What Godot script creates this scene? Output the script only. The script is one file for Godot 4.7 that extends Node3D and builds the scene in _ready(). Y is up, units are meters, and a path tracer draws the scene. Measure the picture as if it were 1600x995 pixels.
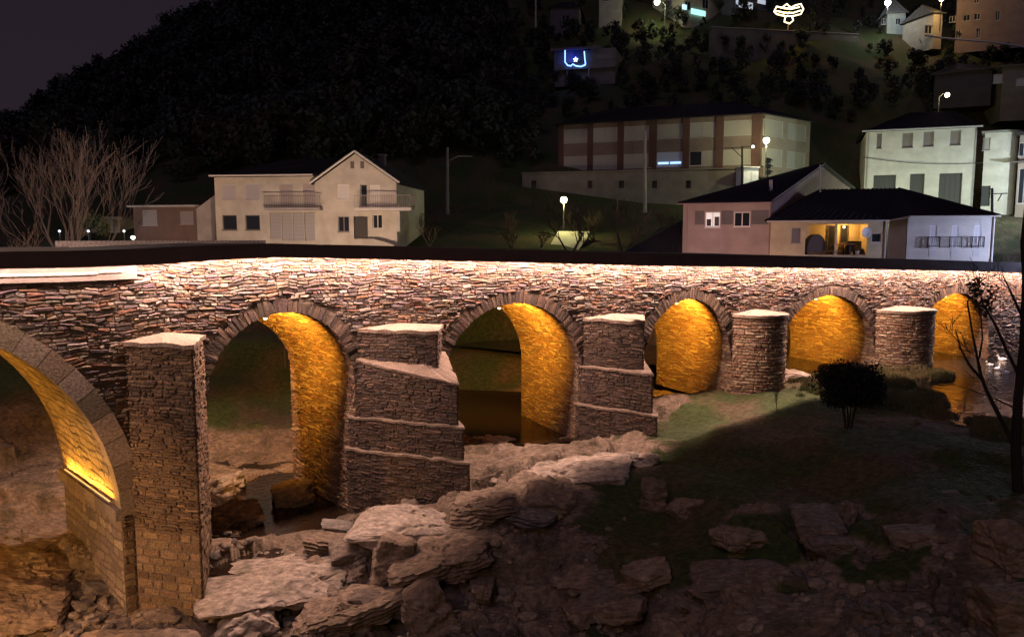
extends Node3D
# Stone bridge over a rocky riverbed at night, lit from under its deck and inside its arches.

const F := 1200.0
const CX := 800.0
const CY := 497.5
const HORIZON := 370.0
const EYE := 12.0
const BW := 6.0           # width of the bridge

var pitch := atan((CY - HORIZON) / F)
var rng := RandomNumberGenerator.new()
var M := {}
var names := {}
var path_pos := PackedVector2Array()
var path_th := PackedFloat32Array()
const S0 := -24.0
const DS := 0.05
var nz := FastNoiseLite.new()
var nz2 := FastNoiseLite.new()
var nz3 := FastNoiseLite.new()

class MB:
	var v := PackedVector3Array()
	var n := PackedVector3Array()
	var c := PackedColorArray()
	func tri(a: Vector3, b: Vector3, d: Vector3, hint: Vector3, col: Color) -> void:
		var nn := (d - a).cross(b - a)
		var l := nn.length()
		if l < 1e-12:
			return
		nn /= l
		if nn.dot(hint) < 0.0:
			nn = -nn
			v.append(a); v.append(d); v.append(b)
		else:
			v.append(a); v.append(b); v.append(d)
		n.append(nn); n.append(nn); n.append(nn)
		c.append(col); c.append(col); c.append(col)
	func quad(a: Vector3, b: Vector3, d: Vector3, e: Vector3, hint: Vector3, col: Color) -> void:
		tri(a, b, d, hint, col)
		tri(a, d, e, hint, col)
	func hexa(p: Array, col: Color) -> void:
		# p: 0..3 one face in order, 4..7 the opposite one
		var m := Vector3.ZERO
		for q in p: m += q
		m /= 8.0
		for f in [[0, 1, 2, 3], [4, 5, 6, 7], [0, 1, 5, 4], [1, 2, 6, 5], [2, 3, 7, 6], [3, 0, 4, 7]]:
			var a: Vector3 = p[f[0]]; var b: Vector3 = p[f[1]]; var d: Vector3 = p[f[2]]; var e: Vector3 = p[f[3]]
			quad(a, b, d, e, (a + b + d + e) / 4.0 - m, col)
	func box(t: Transform3D, s: Vector3, col := Color.WHITE) -> void:
		# s = full size, centred
		var h := s / 2.0
		var p := []
		for z in [-1.0, 1.0]:
			for q in [[-1.0, -1.0], [1.0, -1.0], [1.0, 1.0], [-1.0, 1.0]]:
				p.append(t * Vector3(q[0] * h.x, q[1] * h.y, z * h.z))
		hexa(p, col)
	func bx(a: Vector3, b: Vector3, col := Color.WHITE) -> void:
		# axis aligned box between two corners
		box(Transform3D(Basis(), (a + b) / 2.0), (b - a).abs(), col)
	func prism(poly: PackedVector2Array, z0: float, z1: float, t: Transform3D, col := Color.WHITE) -> void:
		var tr := Geometry2D.triangulate_polygon(poly)
		for k in range(0, tr.size(), 3):
			var a := poly[tr[k]]; var b := poly[tr[k + 1]]; var d := poly[tr[k + 2]]
			tri(t * Vector3(a.x, a.y, z0), t * Vector3(b.x, b.y, z0), t * Vector3(d.x, d.y, z0), t.basis * Vector3(0, 0, z0 - z1), col)
			tri(t * Vector3(a.x, a.y, z1), t * Vector3(b.x, b.y, z1), t * Vector3(d.x, d.y, z1), t.basis * Vector3(0, 0, z1 - z0), col)
		var cw := Geometry2D.is_polygon_clockwise(poly)
		for k in poly.size():
			var a := poly[k]; var b := poly[(k + 1) % poly.size()]
			var e := b - a
			var o := Vector2(-e.y, e.x) if cw else Vector2(e.y, -e.x)
			quad(t * Vector3(a.x, a.y, z0), t * Vector3(b.x, b.y, z0), t * Vector3(b.x, b.y, z1), t * Vector3(a.x, a.y, z1), t.basis * Vector3(o.x, o.y, 0), col)
	func tube(pts: PackedVector3Array, rad: PackedFloat32Array, sides: int, col := Color.WHITE) -> void:
		var prev := []
		var side := Vector3.ZERO
		for k in pts.size():
			var dir := (pts[mini(k + 1, pts.size() - 1)] - pts[maxi(k - 1, 0)]).normalized()
			if side == Vector3.ZERO:
				side = dir.cross(Vector3.RIGHT if absf(dir.x) < 0.8 else Vector3.UP).normalized()
			side = (side - dir * side.dot(dir)).normalized()
			var up := dir.cross(side)
			var ring := []
			for j in sides:
				var a := TAU * j / sides
				ring.append(pts[k] + (side * cos(a) + up * sin(a)) * rad[k])
			if k > 0:
				for j in sides:
					var j2 := (j + 1) % sides
					var mid: Vector3 = (prev[j] + ring[j2]) / 2.0 - (pts[k] + pts[k - 1]) / 2.0
					quad(prev[j], prev[j2], ring[j2], ring[j], mid, col)
			prev = ring
	func add(o: MB) -> void:
		v.append_array(o.v); n.append_array(o.n); c.append_array(o.c)
	func mesh() -> ArrayMesh:
		var a := []
		a.resize(Mesh.ARRAY_MAX)
		a[Mesh.ARRAY_VERTEX] = v
		a[Mesh.ARRAY_NORMAL] = n
		a[Mesh.ARRAY_COLOR] = c
		var m := ArrayMesh.new()
		m.add_surface_from_arrays(Mesh.PRIMITIVE_TRIANGLES, a)
		return m

# ---------------------------------------------------------------- naming
func numbered(called: String) -> String:
	if not names.has(called):
		names[called] = 0
		return called
	names[called] += 1
	return "%s_%03d" % [called, names[called]]

func tag(o: Node, label: String, category: String, group := "", kind := "") -> Node:
	if label: o.set_meta("label", label)
	if category: o.set_meta("category", category)
	if group: o.set_meta("group", group)
	if kind: o.set_meta("kind", kind)
	return o

func thing(called: String, label: String, category: String, at := Vector3.ZERO, group := "") -> Node3D:
	var o := Node3D.new()
	o.name = numbered(called)
	add_child(o)
	o.position = at
	tag(o, label, category, group)
	return o

func obj(called: String, mb: MB, mat: Material, parent: Node = null) -> MeshInstance3D:
	return inst(called, mb.mesh(), mat, parent)

func inst(called: String, me: Mesh, mat: Material, parent: Node = null) -> MeshInstance3D:
	var o := MeshInstance3D.new()
	o.mesh = me
	o.material_override = mat
	if parent == null:
		o.name = numbered(called)
		add_child(o)
	else:
		o.name = called
		parent.add_child(o, true)
	return o

# ---------------------------------------------------------------- pixels to places
func ray(px: float, py: float) -> Vector3:
	var a := (px - CX) / F
	var b := (CY - py) / F
	return Vector3(a, b * cos(pitch) - sin(pitch), -b * sin(pitch) - cos(pitch))

func at(px: float, py: float, z: float) -> Vector3:
	var d := ray(px, py)
	return Vector3(0, EYE, 0) + d * (z / -d.z)

func path(s: float) -> Vector3:   # X, Z (depth), heading
	var k := clampf((s - S0) / DS, 0.0, path_pos.size() - 2.0)
	var i := int(k)
	var p := path_pos[i].lerp(path_pos[i + 1], k - i)
	return Vector3(p.x, p.y, path_th[i])

func W(s: float, y: float, out: float) -> Vector3:
	var p := path(s)
	return Vector3(p.x + sin(p.z) * out, y, -(p.y - cos(p.z) * out))

func outdir(s: float) -> Vector3:
	var p := path(s)
	return Vector3(sin(p.z), 0, cos(p.z))

func sp(px: float, py: float, out := 0.0) -> Vector2:   # pixel -> (s, y) on the bridge front, moved out by OUT
	var d := ray(px, py)
	var u := d.x / -d.z
	var lo := S0 + 0.1
	var hi := 50.0
	for k in 40:
		var m := (lo + hi) / 2.0
		var w := W(m, 0, out)
		if w.z > -1.0 or w.x / -w.z < u: lo = m
		else: hi = m
	var q := W(lo, 0, out)
	return Vector2(lo, EYE + d.y * (-q.z / -d.z))

func make_path() -> void:
	var n := int((52.0 - S0) / DS) + 2
	var ths := PackedFloat32Array()
	for k in n:
		var s := S0 + k * DS
		ths.append(deg_to_rad(lerpf(45.0, 26.0, clampf((s + 1.2) / 2.4, 0.0, 1.0))))
	path_th = ths
	path_pos.resize(n)
	var z0 := int(round(-S0 / DS))
	path_pos[z0] = Vector2(-5.6, 29.0)
	for k in range(z0 + 1, n):
		path_pos[k] = path_pos[k - 1] + Vector2(cos(ths[k]), sin(ths[k])) * DS
	for k in range(z0 - 1, -1, -1):
		path_pos[k] = path_pos[k + 1] - Vector2(cos(ths[k]), sin(ths[k])) * DS

# ---------------------------------------------------------------- materials
func noise_image(size: int, freq: float, seed_: int, lo: float, hi: float, oct := 5, tint := Color.WHITE, contrast := 1.0) -> ImageTexture:
	var f := FastNoiseLite.new()
	f.seed = seed_
	f.frequency = freq
	f.fractal_octaves = oct
	f.noise_type = FastNoiseLite.TYPE_SIMPLEX_SMOOTH
	var im := f.get_seamless_image(size, size)
	var out := Image.create(size, size, false, Image.FORMAT_RGB8)
	for y in size:
		for x in size:
			var g := im.get_pixel(x, y).r
			g = clampf((g - 0.5) * contrast + 0.5, 0, 1)
			var q := lerpf(lo, hi, g)
			out.set_pixel(x, y, Color(q * tint.r, q * tint.g, q * tint.b))
	return ImageTexture.create_from_image(out)

func normal_image(size: int, freq: float, seed_: int, strength: float, oct := 5) -> ImageTexture:
	var f := FastNoiseLite.new()
	f.seed = seed_
	f.frequency = freq
	f.fractal_octaves = oct
	f.noise_type = FastNoiseLite.TYPE_SIMPLEX_SMOOTH
	var im := f.get_seamless_image(size, size)
	im.convert(Image.FORMAT_RGBA8)
	im.bump_map_to_normal_map(strength)
	return ImageTexture.create_from_image(im)

func streak_raw(size: int, seed_: int) -> Image:
	var f := FastNoiseLite.new()
	f.seed = seed_
	f.frequency = 0.012
	f.fractal_octaves = 8
	f.fractal_gain = 0.68
	f.noise_type = FastNoiseLite.TYPE_SIMPLEX_SMOOTH
	var im := f.get_seamless_image(size / 2, size)
	im.resize(size, size, Image.INTERPOLATE_CUBIC)
	return im

func streak_image(size: int, seed_: int, lo: float, hi: float) -> ImageTexture:
	var im := streak_raw(size, seed_)
	var out := Image.create(size, size, false, Image.FORMAT_RGB8)
	for y in size:
		for x in size:
			var q := lerpf(lo, hi, clampf((im.get_pixel(x, y).r - 0.5) * 1.5 + 0.55, 0, 1))
			out.set_pixel(x, y, Color(q, q, q))
	return ImageTexture.create_from_image(out)

func streak_normal(size: int, seed_: int, strength: float) -> ImageTexture:
	var im := streak_raw(size, seed_)
	im.convert(Image.FORMAT_RGBA8)
	im.bump_map_to_normal_map(strength)
	return ImageTexture.create_from_image(im)

func mat(col: Color, rough := 0.9, opts := {}) -> StandardMaterial3D:
	# col is linear
	var m := StandardMaterial3D.new()
	m.albedo_color = col.linear_to_srgb()
	m.roughness = rough
	m.metallic = opts.get("metal", 0.0)
	m.metallic_specular = opts.get("spec", 0.4)
	if opts.has("tex"):
		m.albedo_texture = opts.tex
	if opts.has("nor"):
		m.normal_enabled = true
		m.normal_texture = opts.nor
		m.normal_scale = opts.get("ns", 1.0)
	if opts.has("tex") or opts.has("nor"):
		m.uv1_triplanar = true
		m.uv1_world_triplanar = opts.get("world", true)
		var k: float = opts.get("scale", 1.0)
		m.uv1_scale = Vector3(k, k, k) * opts.get("aspect", Vector3.ONE)
	if opts.get("vc", false):
		m.vertex_color_use_as_albedo = true
	return m

func glow(col: Color, energy: float) -> StandardMaterial3D:
	var m := StandardMaterial3D.new()
	m.albedo_color = Color(0.8, 0.8, 0.8)
	m.emission_enabled = true
	m.emission = col.linear_to_srgb()
	m.emission_energy_multiplier = energy
	return m

func make_materials() -> void:
	var grain := noise_image(512, 0.025, 3, 0.6, 1.0, 7, Color.WHITE, 1.3)
	var grain_n := normal_image(512, 0.03, 4, 6.0, 6)
	var patch := noise_image(512, 0.008, 9, 0.88, 1.0, 7, Color.WHITE, 1.3)
	var streak := streak_image(1024, 31, 0.55, 1.0)
	var streak_n := streak_normal(1024, 32, 5.0)
	var plaster_n := normal_image(256, 0.08, 5, 1.2, 4)
	M.stone = mat(Color.WHITE, 0.92, {"vc": true, "tex": grain, "nor": grain_n, "scale": 0.9, "ns": 1.0})
	M.mortar = mat(Color(0.20, 0.155, 0.115), 1.0, {"tex": grain, "nor": grain_n, "scale": 1.1})
	M.rock = mat(Color.WHITE, 0.9, {"vc": true, "tex": streak, "nor": streak_n, "scale": 0.38, "ns": 2.2})
	M.ground = mat(Color.WHITE, 1.0, {"vc": true, "tex": streak, "nor": grain_n, "scale": 0.4, "ns": 2.0})
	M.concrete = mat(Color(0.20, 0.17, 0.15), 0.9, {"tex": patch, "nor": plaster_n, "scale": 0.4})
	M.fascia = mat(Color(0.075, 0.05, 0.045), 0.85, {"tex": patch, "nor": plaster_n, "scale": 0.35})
	M.asphalt = mat(Color(0.05, 0.05, 0.05), 0.95, {"tex": patch, "scale": 0.5})
	M.plaster = mat(Color.WHITE, 0.95, {"vc": true, "tex": patch, "nor": plaster_n, "scale": 0.16, "ns": 0.5})
	M.paint = mat(Color.WHITE, 0.7, {"vc": true})
	M.tile = mat(Color.WHITE, 0.9, {"vc": true, "tex": patch, "scale": 0.3})
	M.bark = mat(Color.WHITE, 1.0, {"vc": true, "tex": grain, "scale": 2.0})
	M.leaf = mat(Color.WHITE, 0.9, {"vc": true})
	M.leaf.backlight_enabled = true
	M.leaf.backlight = Color(0.25, 0.25, 0.2)
	M.metal = mat(Color.WHITE, 0.5, {"vc": true, "metal": 0.6})
	M.glass = mat(Color(0.02, 0.022, 0.028), 0.06, {"spec": 0.6})
	var ripple := normal_image(512, 0.02, 21, 5.0, 4)
	M.water = mat(Color(0.010, 0.010, 0.009), 0.05, {"nor": ripple, "scale": 0.12, "ns": 0.35, "spec": 0.5})
	M.pool = mat(Color(0.02, 0.012, 0.008), 0.12, {"nor": ripple, "scale": 0.2, "ns": 0.15, "spec": 0.5})
func _ready() -> void:
	rng.seed = 7
	nz.seed = 11; nz.frequency = 0.03; nz.fractal_octaves = 3
	nz2.seed = 12; nz2.frequency = 0.03; nz2.fractal_octaves = 3
	nz3.seed = 13; nz3.frequency = 0.03; nz3.fractal_octaves = 2
	# ---- camera, sky, added night fill, exposure
	var cam := Camera3D.new()
	cam.name = "camera"
	add_child(cam)
	cam.position = Vector3(0, EYE, 0)
	cam.rotation.x = -pitch
	cam.fov = rad_to_deg(2.0 * atan(CY / F))
	cam.near = 0.1
	cam.far = 1200.0
	cam.current = true
	var env := Environment.new()
	env.tonemap_mode = Environment.TONE_MAPPER_LINEAR
	env.tonemap_exposure = 1.15
	env.background_mode = Environment.BG_SKY
	var sky := Sky.new()
	var sm := ProceduralSkyMaterial.new()
	sm.sky_top_color = Color(0.105, 0.088, 0.125)
	sm.sky_horizon_color = Color(0.155, 0.122, 0.148)
	sm.sky_curve = 0.25
	sm.ground_bottom_color = Color(0.05, 0.045, 0.05)
	sm.ground_horizon_color = Color(0.08, 0.07, 0.075)
	sky.sky_material = sm
	env.sky = sky
	env.sdfgi_enabled = true
	env.ssao_enabled = true
	env.ssil_enabled = true
	var we := WorldEnvironment.new()
	we.environment = env
	add_child(we)
	var night_fill := DirectionalLight3D.new()  # added broad fill for hill and foreground, like sky glow; no moon stands here
	night_fill.name = "night_fill_light"
	night_fill.light_color = Color(0.86, 0.78, 1.0)
	night_fill.light_energy = 0.065
	night_fill.light_angular_distance = 25.0
	night_fill.shadow_enabled = true
	night_fill.rotation_degrees = Vector3(-48, -25, 0)
	add_child(night_fill)
	make_materials()
	make_path()
	make_ctrl()
	# ---- large structure
	build_ground()
	build_bridge()
	bridge_lights()
	water_sheet("river_water", M.water, WATER, [[1470, 34], [1500, 30], [1640, 26.5], [1900, 26], [2100, 60], [900, 60], [700, 52], [1230, 40], [1440, 38]])
	water_sheet("pool_water", M.pool, -10.78, [[300, 23.6], [480, 23.8], [545, 26.0], [560, 29], [520, 38], [250, 36], [270, 28]])
	water_sheet("pool_water", M.pool, -9.12, [[690, 33.2], [800, 33.0], [930, 34], [930, 44], [640, 46], [690, 34]])
	house_cream_two_storey()
	brick_block()
	pink_house()
	cream_low_house()
	white_building()
	build_town()
	build_lamps()
	build_woods()
	build_trees()
	build_rocks()
	build_rubble()
	build_birds()
	build_grass()
# ---------------------------------------------------------------- the bridge
var arches := []          # {c, a, b, ys, ring, n}
var piers := []
var deck_tab := []        # [s, top, bottom]
var stones := []          # {size, mb, parent}
const OVER := 0.80        # how far the deck slab reaches past the wall

func deck(s: float) -> Vector2:   # top, bottom of the fascia
	var t := deck_tab
	if s <= t[0][0]: return Vector2(t[0][1], t[0][2])
	for k in range(1, t.size()):
		if s <= t[k][0]:
			var f: float = (s - t[k - 1][0]) / (t[k][0] - t[k - 1][0])
			return Vector2(lerpf(t[k - 1][1], t[k][1], f), lerpf(t[k - 1][2], t[k][2], f))
	return Vector2(t[-1][1], t[-1][2])

func arch_point(a: Dictionary, t: float, grow := 0.0) -> Vector2:   # t 0 right springing .. PI left springing
	return Vector2(a.c + cos(t) * (a.a + grow), a.ys + sin(t) * (a.b + grow))

func in_arch(s: float, y: float, grow := 0.0) -> bool:
	for a in arches:
		var x: float = absf(s - a.c)
		if y <= a.ys:
			if x < a.a + (grow if y > a.ys - 0.1 else 0.0): return true
		else:
			var p: float = x / (a.a + grow)
			var q: float = (y - a.ys) / (a.b + grow)
			if p * p + q * q < 1.0: return true
	return false

func stone_color(kind: int) -> Color:
	var pal := [Color(0.22, 0.155, 0.11), Color(0.20, 0.175, 0.155), Color(0.26, 0.14, 0.09), Color(0.34, 0.28, 0.23), Color(0.19, 0.14, 0.14), Color(0.11, 0.085, 0.075), Color(0.26, 0.195, 0.145)]
	if kind == 1:
		pal = [Color(0.32, 0.21, 0.13), Color(0.36, 0.255, 0.16), Color(0.28, 0.17, 0.10), Color(0.42, 0.32, 0.20), Color(0.25, 0.14, 0.085)]
	elif kind == 2:
		pal = [Color(0.115, 0.078, 0.058), Color(0.085, 0.062, 0.05), Color(0.14, 0.092, 0.066), Color(0.165, 0.11, 0.078)]
	elif kind == 4:
		pal = [Color(0.22, 0.14, 0.078), Color(0.18, 0.115, 0.066), Color(0.25, 0.16, 0.09), Color(0.14, 0.09, 0.056)]
	elif kind == 5:
		pal = [Color(0.26, 0.175, 0.105), Color(0.225, 0.15, 0.09), Color(0.29, 0.20, 0.12), Color(0.19, 0.125, 0.076)]
	elif kind == 3:
		pal = [Color(0.36, 0.28, 0.21), Color(0.33, 0.26, 0.20), Color(0.40, 0.32, 0.24), Color(0.30, 0.23, 0.17)]
	var c: Color = pal[rng.randi() % pal.size()]
	var k := rng.randf_range(0.75, 1.2)
	return Color(c.r * k, c.g * k * rng.randf_range(0.95, 1.05), c.b * k * rng.randf_range(0.9, 1.1))

func stone(map: Callable, u0: float, u1: float, v0: float, v1: float, proud: float, col: Color, rough := 0.0) -> MB:
	var mb := MB.new()
	var w := u1 - u0
	var h := v1 - v0
	var cu := minf(w, h) * 0.5
	var o := []
	var corner := [[u0, v0, 1, 1], [u1, v0, -1, 1], [u1, v1, -1, -1], [u0, v1, 1, -1]]
	for k in 4:
		var q: Array = corner[k]
		var a := cu * rng.randf_range(0.15, 0.75)
		var b := cu * rng.randf_range(0.1, 0.5)
		var p1 := Vector2(q[0] + q[2] * a, q[1])
		var p2 := Vector2(q[0], q[1] + q[3] * b)
		if k % 2 == 0:
			o.append(p2); o.append(p1)
		else:
			o.append(p1); o.append(p2)
	var mid := Vector2((u0 + u1) / 2, (v0 + v1) / 2)
	if rough > 0.0:
		var sl := rng.randf_range(-1, 1) * rough
		for k in 8: o[k] = o[k] + Vector2(rng.randf_range(-0.06, 0.06) * w * rough * 3.0, (o[k].x - mid.x) * sl + rng.randf_range(-0.18, 0.1) * h * rough * 4.0)
	var inset := minf(0.035, minf(w, h) * 0.2)
	var tu := rng.randf_range(-0.25, 0.25) * proud
	var tv := rng.randf_range(-0.35, 0.35) * proud
	var ring := []
	var inner := []
	for p in o:
		ring.append(map.call(p.x, p.y, -0.05))
		var d: Vector2 = p - mid
		var e := Vector2(d.x - signf(d.x) * minf(absf(d.x), inset * rng.randf_range(0.6, 1.4)), d.y - signf(d.y) * minf(absf(d.y), inset * rng.randf_range(0.6, 1.4)))
		inner.append(map.call(mid.x + e.x, mid.y + e.y, proud + tu * e.x / w * 2.0 + tv * e.y / h * 2.0 + rng.randf_range(-0.15, 0.15) * proud))
	var core: Vector3 = map.call(mid.x, mid.y, -0.3)
	var top: Vector3 = map.call(mid.x + rng.randf_range(-.2, .2) * w, mid.y + rng.randf_range(-.2, .2) * h, proud * rng.randf_range(1.0, 1.3))
	for k in 8:
		var j := (k + 1) % 8
		var hint: Vector3 = (ring[k] + inner[j]) / 2.0 - core
		mb.quad(ring[k], ring[j], inner[j], inner[k], hint, col)
		mb.tri(top, inner[k], inner[j], hint, col)
	return mb

# lays courses of rough stones over u0..u1 by v0..v1; o: hmin hmax lmin lmax pmin pmax kind ok(callable u0 u1 v0 v1)
func lay(map: Callable, u0: float, u1: float, v0: float, v1: float, o: Dictionary, parent: Node) -> void:
	var v := v0
	while v < v1 - 0.04:
		var h := rng.randf_range(o.hmin, o.hmax)
		if v + h > v1 - 0.05: h = v1 - v
		var u := u0 - rng.randf_range(0.0, o.lmin)
		while u < u1:
			var l := rng.randf_range(o.lmin, o.lmax)
			if rng.randf() < 0.15: l *= 0.5
			var a := maxf(u, u0)
			var b := minf(u + l, u1)
			u += l
			if u1 - b < o.lmin * 0.4: b = u1; u = u1
			if b - a < 0.06: continue
			var g := 0.005
			var a2 := a + g
			var b2 := b - g
			if o.has("ok"):
				var r = o.ok.call(a2, b2, v + g, v + h - g)
				if r == null: continue
				a2 = r.x; b2 = r.y
				if b2 - a2 < 0.07: continue
			var pr := rng.randf_range(o.pmin, o.pmax)
			var sc := stone_color(o.kind)
			var mb := stone(map, a2, b2, v + g * rng.randf_range(0.4, 1.6), v + h - g * rng.randf_range(0.4, 1.6), pr, sc, o.get("rough", 0.14))
			var p: Vector3 = map.call((a2 + b2) / 2, v + h / 2, 0.0)
			var depth := maxf(5.0, -p.z)
			var vis: float = o.get("vis", 1.0)
			var x := p.x / depth * F + CX
			if x < 0 or x > 1600: vis = 0.0
			stones.append({"size": vis * (b2 - a2) * h / depth / depth, "mb": mb, "parent": parent})
		v += h

func sweep(mb: MB, s0: float, s1: float, prof: Callable, col := Color.WHITE, step := 0.5) -> void:
	# prof(s) -> Array of Vector2(out, y), a closed convex outline
	var n := maxi(1, int(ceil((s1 - s0) / step)))
	var prev := []
	for k in n + 1:
		var s := lerpf(s0, s1, float(k) / n)
		var pr: Array = prof.call(s)
		var ring := []
		var m := Vector3.ZERO
		for q in pr:
			var p := W(s, q.y, q.x)
			ring.append(p); m += p / pr.size()
		if k > 0:
			for j in ring.size():
				var j2 := (j + 1) % ring.size()
				mb.quad(prev[j], prev[j2], ring[j2], ring[j], (prev[j] + ring[j2]) / 2.0 - (m), col)
		if k == 0 or k == n:
			var e := path(s)
			var d := Vector3(cos(e.z), 0, -sin(e.z)) * (-1.0 if k == 0 else 1.0)
			for j in range(1, ring.size() - 1):
				mb.tri(ring[0], ring[j], ring[j + 1], d, col)
		prev = ring

func build_bridge() -> void:
	for q in [[-160, 401, 431], [0, 393, 420], [110, 392, 418.5], [225, 389, 414.5], [330, 383.5, 407], [420, 380, 402], [568, 384, 404.5], [800, 390, 409.5], [1000, 395, 415], [1260, 400, 418.5], [1500, 407, 423.5], [1680, 413, 428]]:
		var a := sp(q[0], q[1], OVER)
		deck_tab.append([a.x, a.y, sp(q[0], q[2], OVER).y])
	# --- arches from their springing and crown points
	var r0 := sp(190, 806)
	arches.append({"c": r0.x - 6.0, "a": 6.0, "ys": r0.y, "b": 6.5, "ring": 0.62, "n": 26})
	var l1 := sp(318, 560); var r1 := sp(555, 600); var c1 := sp(440, 487)
	arches.append({"c": (l1.x + r1.x) / 2, "a": (r1.x - l1.x) / 2, "ys": r1.y, "b": c1.y - r1.y, "ring": 0.52, "n": 52})
	var l2 := sp(690, 560); var r2 := sp(911, 590); var c2 := sp(800, 473)
	arches.append({"c": (l2.x + r2.x) / 2, "a": (r2.x - l2.x) / 2, "ys": r2.y, "b": c2.y - r2.y, "ring": 0.55, "n": 62})
	var p3w := 3.1
	var r3 := sp(1144, 575); var c3 := sp(1082, 466)
	arches.append({"c": (r2.x + p3w + r3.x) / 2, "a": (r3.x - r2.x - p3w) / 2, "ys": r3.y, "b": c3.y - r3.y, "ring": 0.5, "n": 60})
	var r4 := sp(1367, 555); var c4 := sp(1303, 460)
	var l4s := r3.x + 2.9
	arches.append({"c": (l4s + r4.x) / 2, "a": (r4.x - l4s) / 2, "ys": r4.y, "b": c4.y - r4.y, "ring": 0.5, "n": 60})
	var r5 := sp(1546, 525); var c5 := sp(1502, 457)
	var l5s := r4.x + 3.6
	arches.append({"c": (l5s + r5.x) / 2, "a": (r5.x - l5s) / 2, "ys": r5.y, "b": c5.y - r5.y, "ring": 0.55, "n": 40})

	var bridge := thing("stone_bridge", "long old stone arch bridge with pointed cutwaters and dark overhanging deck edge", "bridge", Vector3.ZERO)
	var s_lo := -23.0
	var s_hi := 44.0
	# --- spandrel wall: backing and stones
	var wall := MB.new()
	var back := MB.new()
	var step := 0.12
	var s := s_lo
	while s < s_hi:
		var s2 := s + step
		var lim := []
		for q in [s, s2]:
			var yb: float = ground_y_at(W(q, 0, 0)) - 0.4
			for a in arches:
				var x: float = absf(q - a.c)
				if x < a.a: yb = maxf(yb, a.ys + a.b * sqrt(1.0 - x * x / a.a / a.a))
			lim.append(yb)
		var lo1: float = lim[0]; var lo2: float = lim[1]
		if absf(lo1 - lo2) > 2.0: lo1 = maxf(lo1, lo2); lo2 = lo1
		wall.quad(W(s, lo1, -0.018), W(s2, lo2, -0.018), W(s2, deck(s2).x - 0.1, -0.018), W(s, deck(s).x - 0.1, -0.018), outdir(s), Color.WHITE)
		back.quad(W(s, lo1, -BW), W(s2, lo2, -BW), W(s2, deck(s2).x - 0.1, -BW), W(s, deck(s).x - 0.1, -BW), -outdir(s), Color.WHITE)
		s = s2
	var spandrel := obj("spandrel_wall", wall, M.mortar, bridge)
	obj("back_wall", back, M.mortar, bridge)
	var warp := func(x: float, y: float) -> float: return nz.get_noise_2d(x * 11.0, y * 26.0) * 0.15 + nz2.get_noise_2d(x * 40.0, y * 50.0) * 0.06
	var wmap := func(u: float, v: float, d: float) -> Vector3: return W(u, v + warp.call(u, v), d)
	var wok := func(a: float, b: float, c: float, d: float):
		var mid := (a + b) / 2
		var vm := (c + d) / 2
		if d > deck(mid).x - 0.25: return null
		var ring := 0.50
		if in_arch(mid, vm, ring): return null
		for p in piers:
			if absf(mid - p.s) < p.hw and vm < p.top - 0.1: return null
		# trim the ends that run into a ring
		var a2 := a
		var b2 := b
		for k in 6:
			if in_arch(a2, vm, ring): a2 += (mid - a) / 6.0
			if in_arch(b2, vm, ring): b2 -= (b - mid) / 6.0
		return Vector2(a2, b2)
	# --- piers
	piers = []
	var yp := func(px: float, py: float, out: float) -> float: return sp(px, py, out).y
	var p1s: float = (arches[0].c + arches[0].a + arches[1].c - arches[1].a) / 2
	var p1w: float = (arches[1].c - arches[1].a - arches[0].c - arches[0].a) / 2
	piers.append({"s": p1s + 0.17, "hw": p1w - 0.17, "top": yp.call(230, 528, 0.4), "shape": "point", "stages": [[2.05, 0.0, yp.call(300, 542, 1.8)]], "lip": 0.55})
	var p2s: float = (arches[1].c + arches[1].a + arches[2].c - arches[2].a) / 2
	var p2w: float = (arches[2].c - arches[2].a - arches[1].c - arches[1].a) / 2
	piers.append({"s": p2s, "hw": p2w, "top": yp.call(600, 512, 0.5), "shape": "point", "stages": [[1.9, 0.0, yp.call(680, 520, 1.8), 0.0, 0.9], [3.2, 0.06, yp.call(712, 600, 3.0), 0.72, 1.2], [3.45, 0.16, yp.call(715, 668, 3.3), 0.0, 1.3], [3.75, 0.28, yp.call(722, 722, 3.5), 0.0, 1.4]], "lip": 0.25})
	var p3s: float = r2.x + p3w / 2
	piers.append({"s": p3s, "hw": p3w / 2, "top": yp.call(930, 496, 0.4), "shape": "point", "stages": [[2.3, 0.0, yp.call(1005, 504, 2.0)], [3.0, 0.08, yp.call(1030, 583, 2.8)], [3.35, 0.2, yp.call(1038, 648, 3.2)]], "lip": 0.2})
	piers.append({"s": r3.x + 1.45, "hw": 1.45, "top": yp.call(1191, 486, 0.2), "shape": "round", "stages": [[1.45, 0.0, yp.call(1191, 497, 1.3)]], "lip": 0.35})
	piers.append({"s": r4.x + 1.8, "hw": 1.8, "top": yp.call(1424, 480, 0.3), "shape": "round", "stages": [[1.75, 0.0, yp.call(1424, 490, 1.6)]], "lip": 0.3})
	lay(wmap, s_lo + 8, 42.5, 3.0, 13.0, {"hmin": 0.055, "hmax": 0.135, "lmin": 0.14, "lmax": 0.55, "pmin": 0.0, "pmax": 0.05, "kind": 0, "ok": wok, "rough": 0.11}, spandrel)
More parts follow.
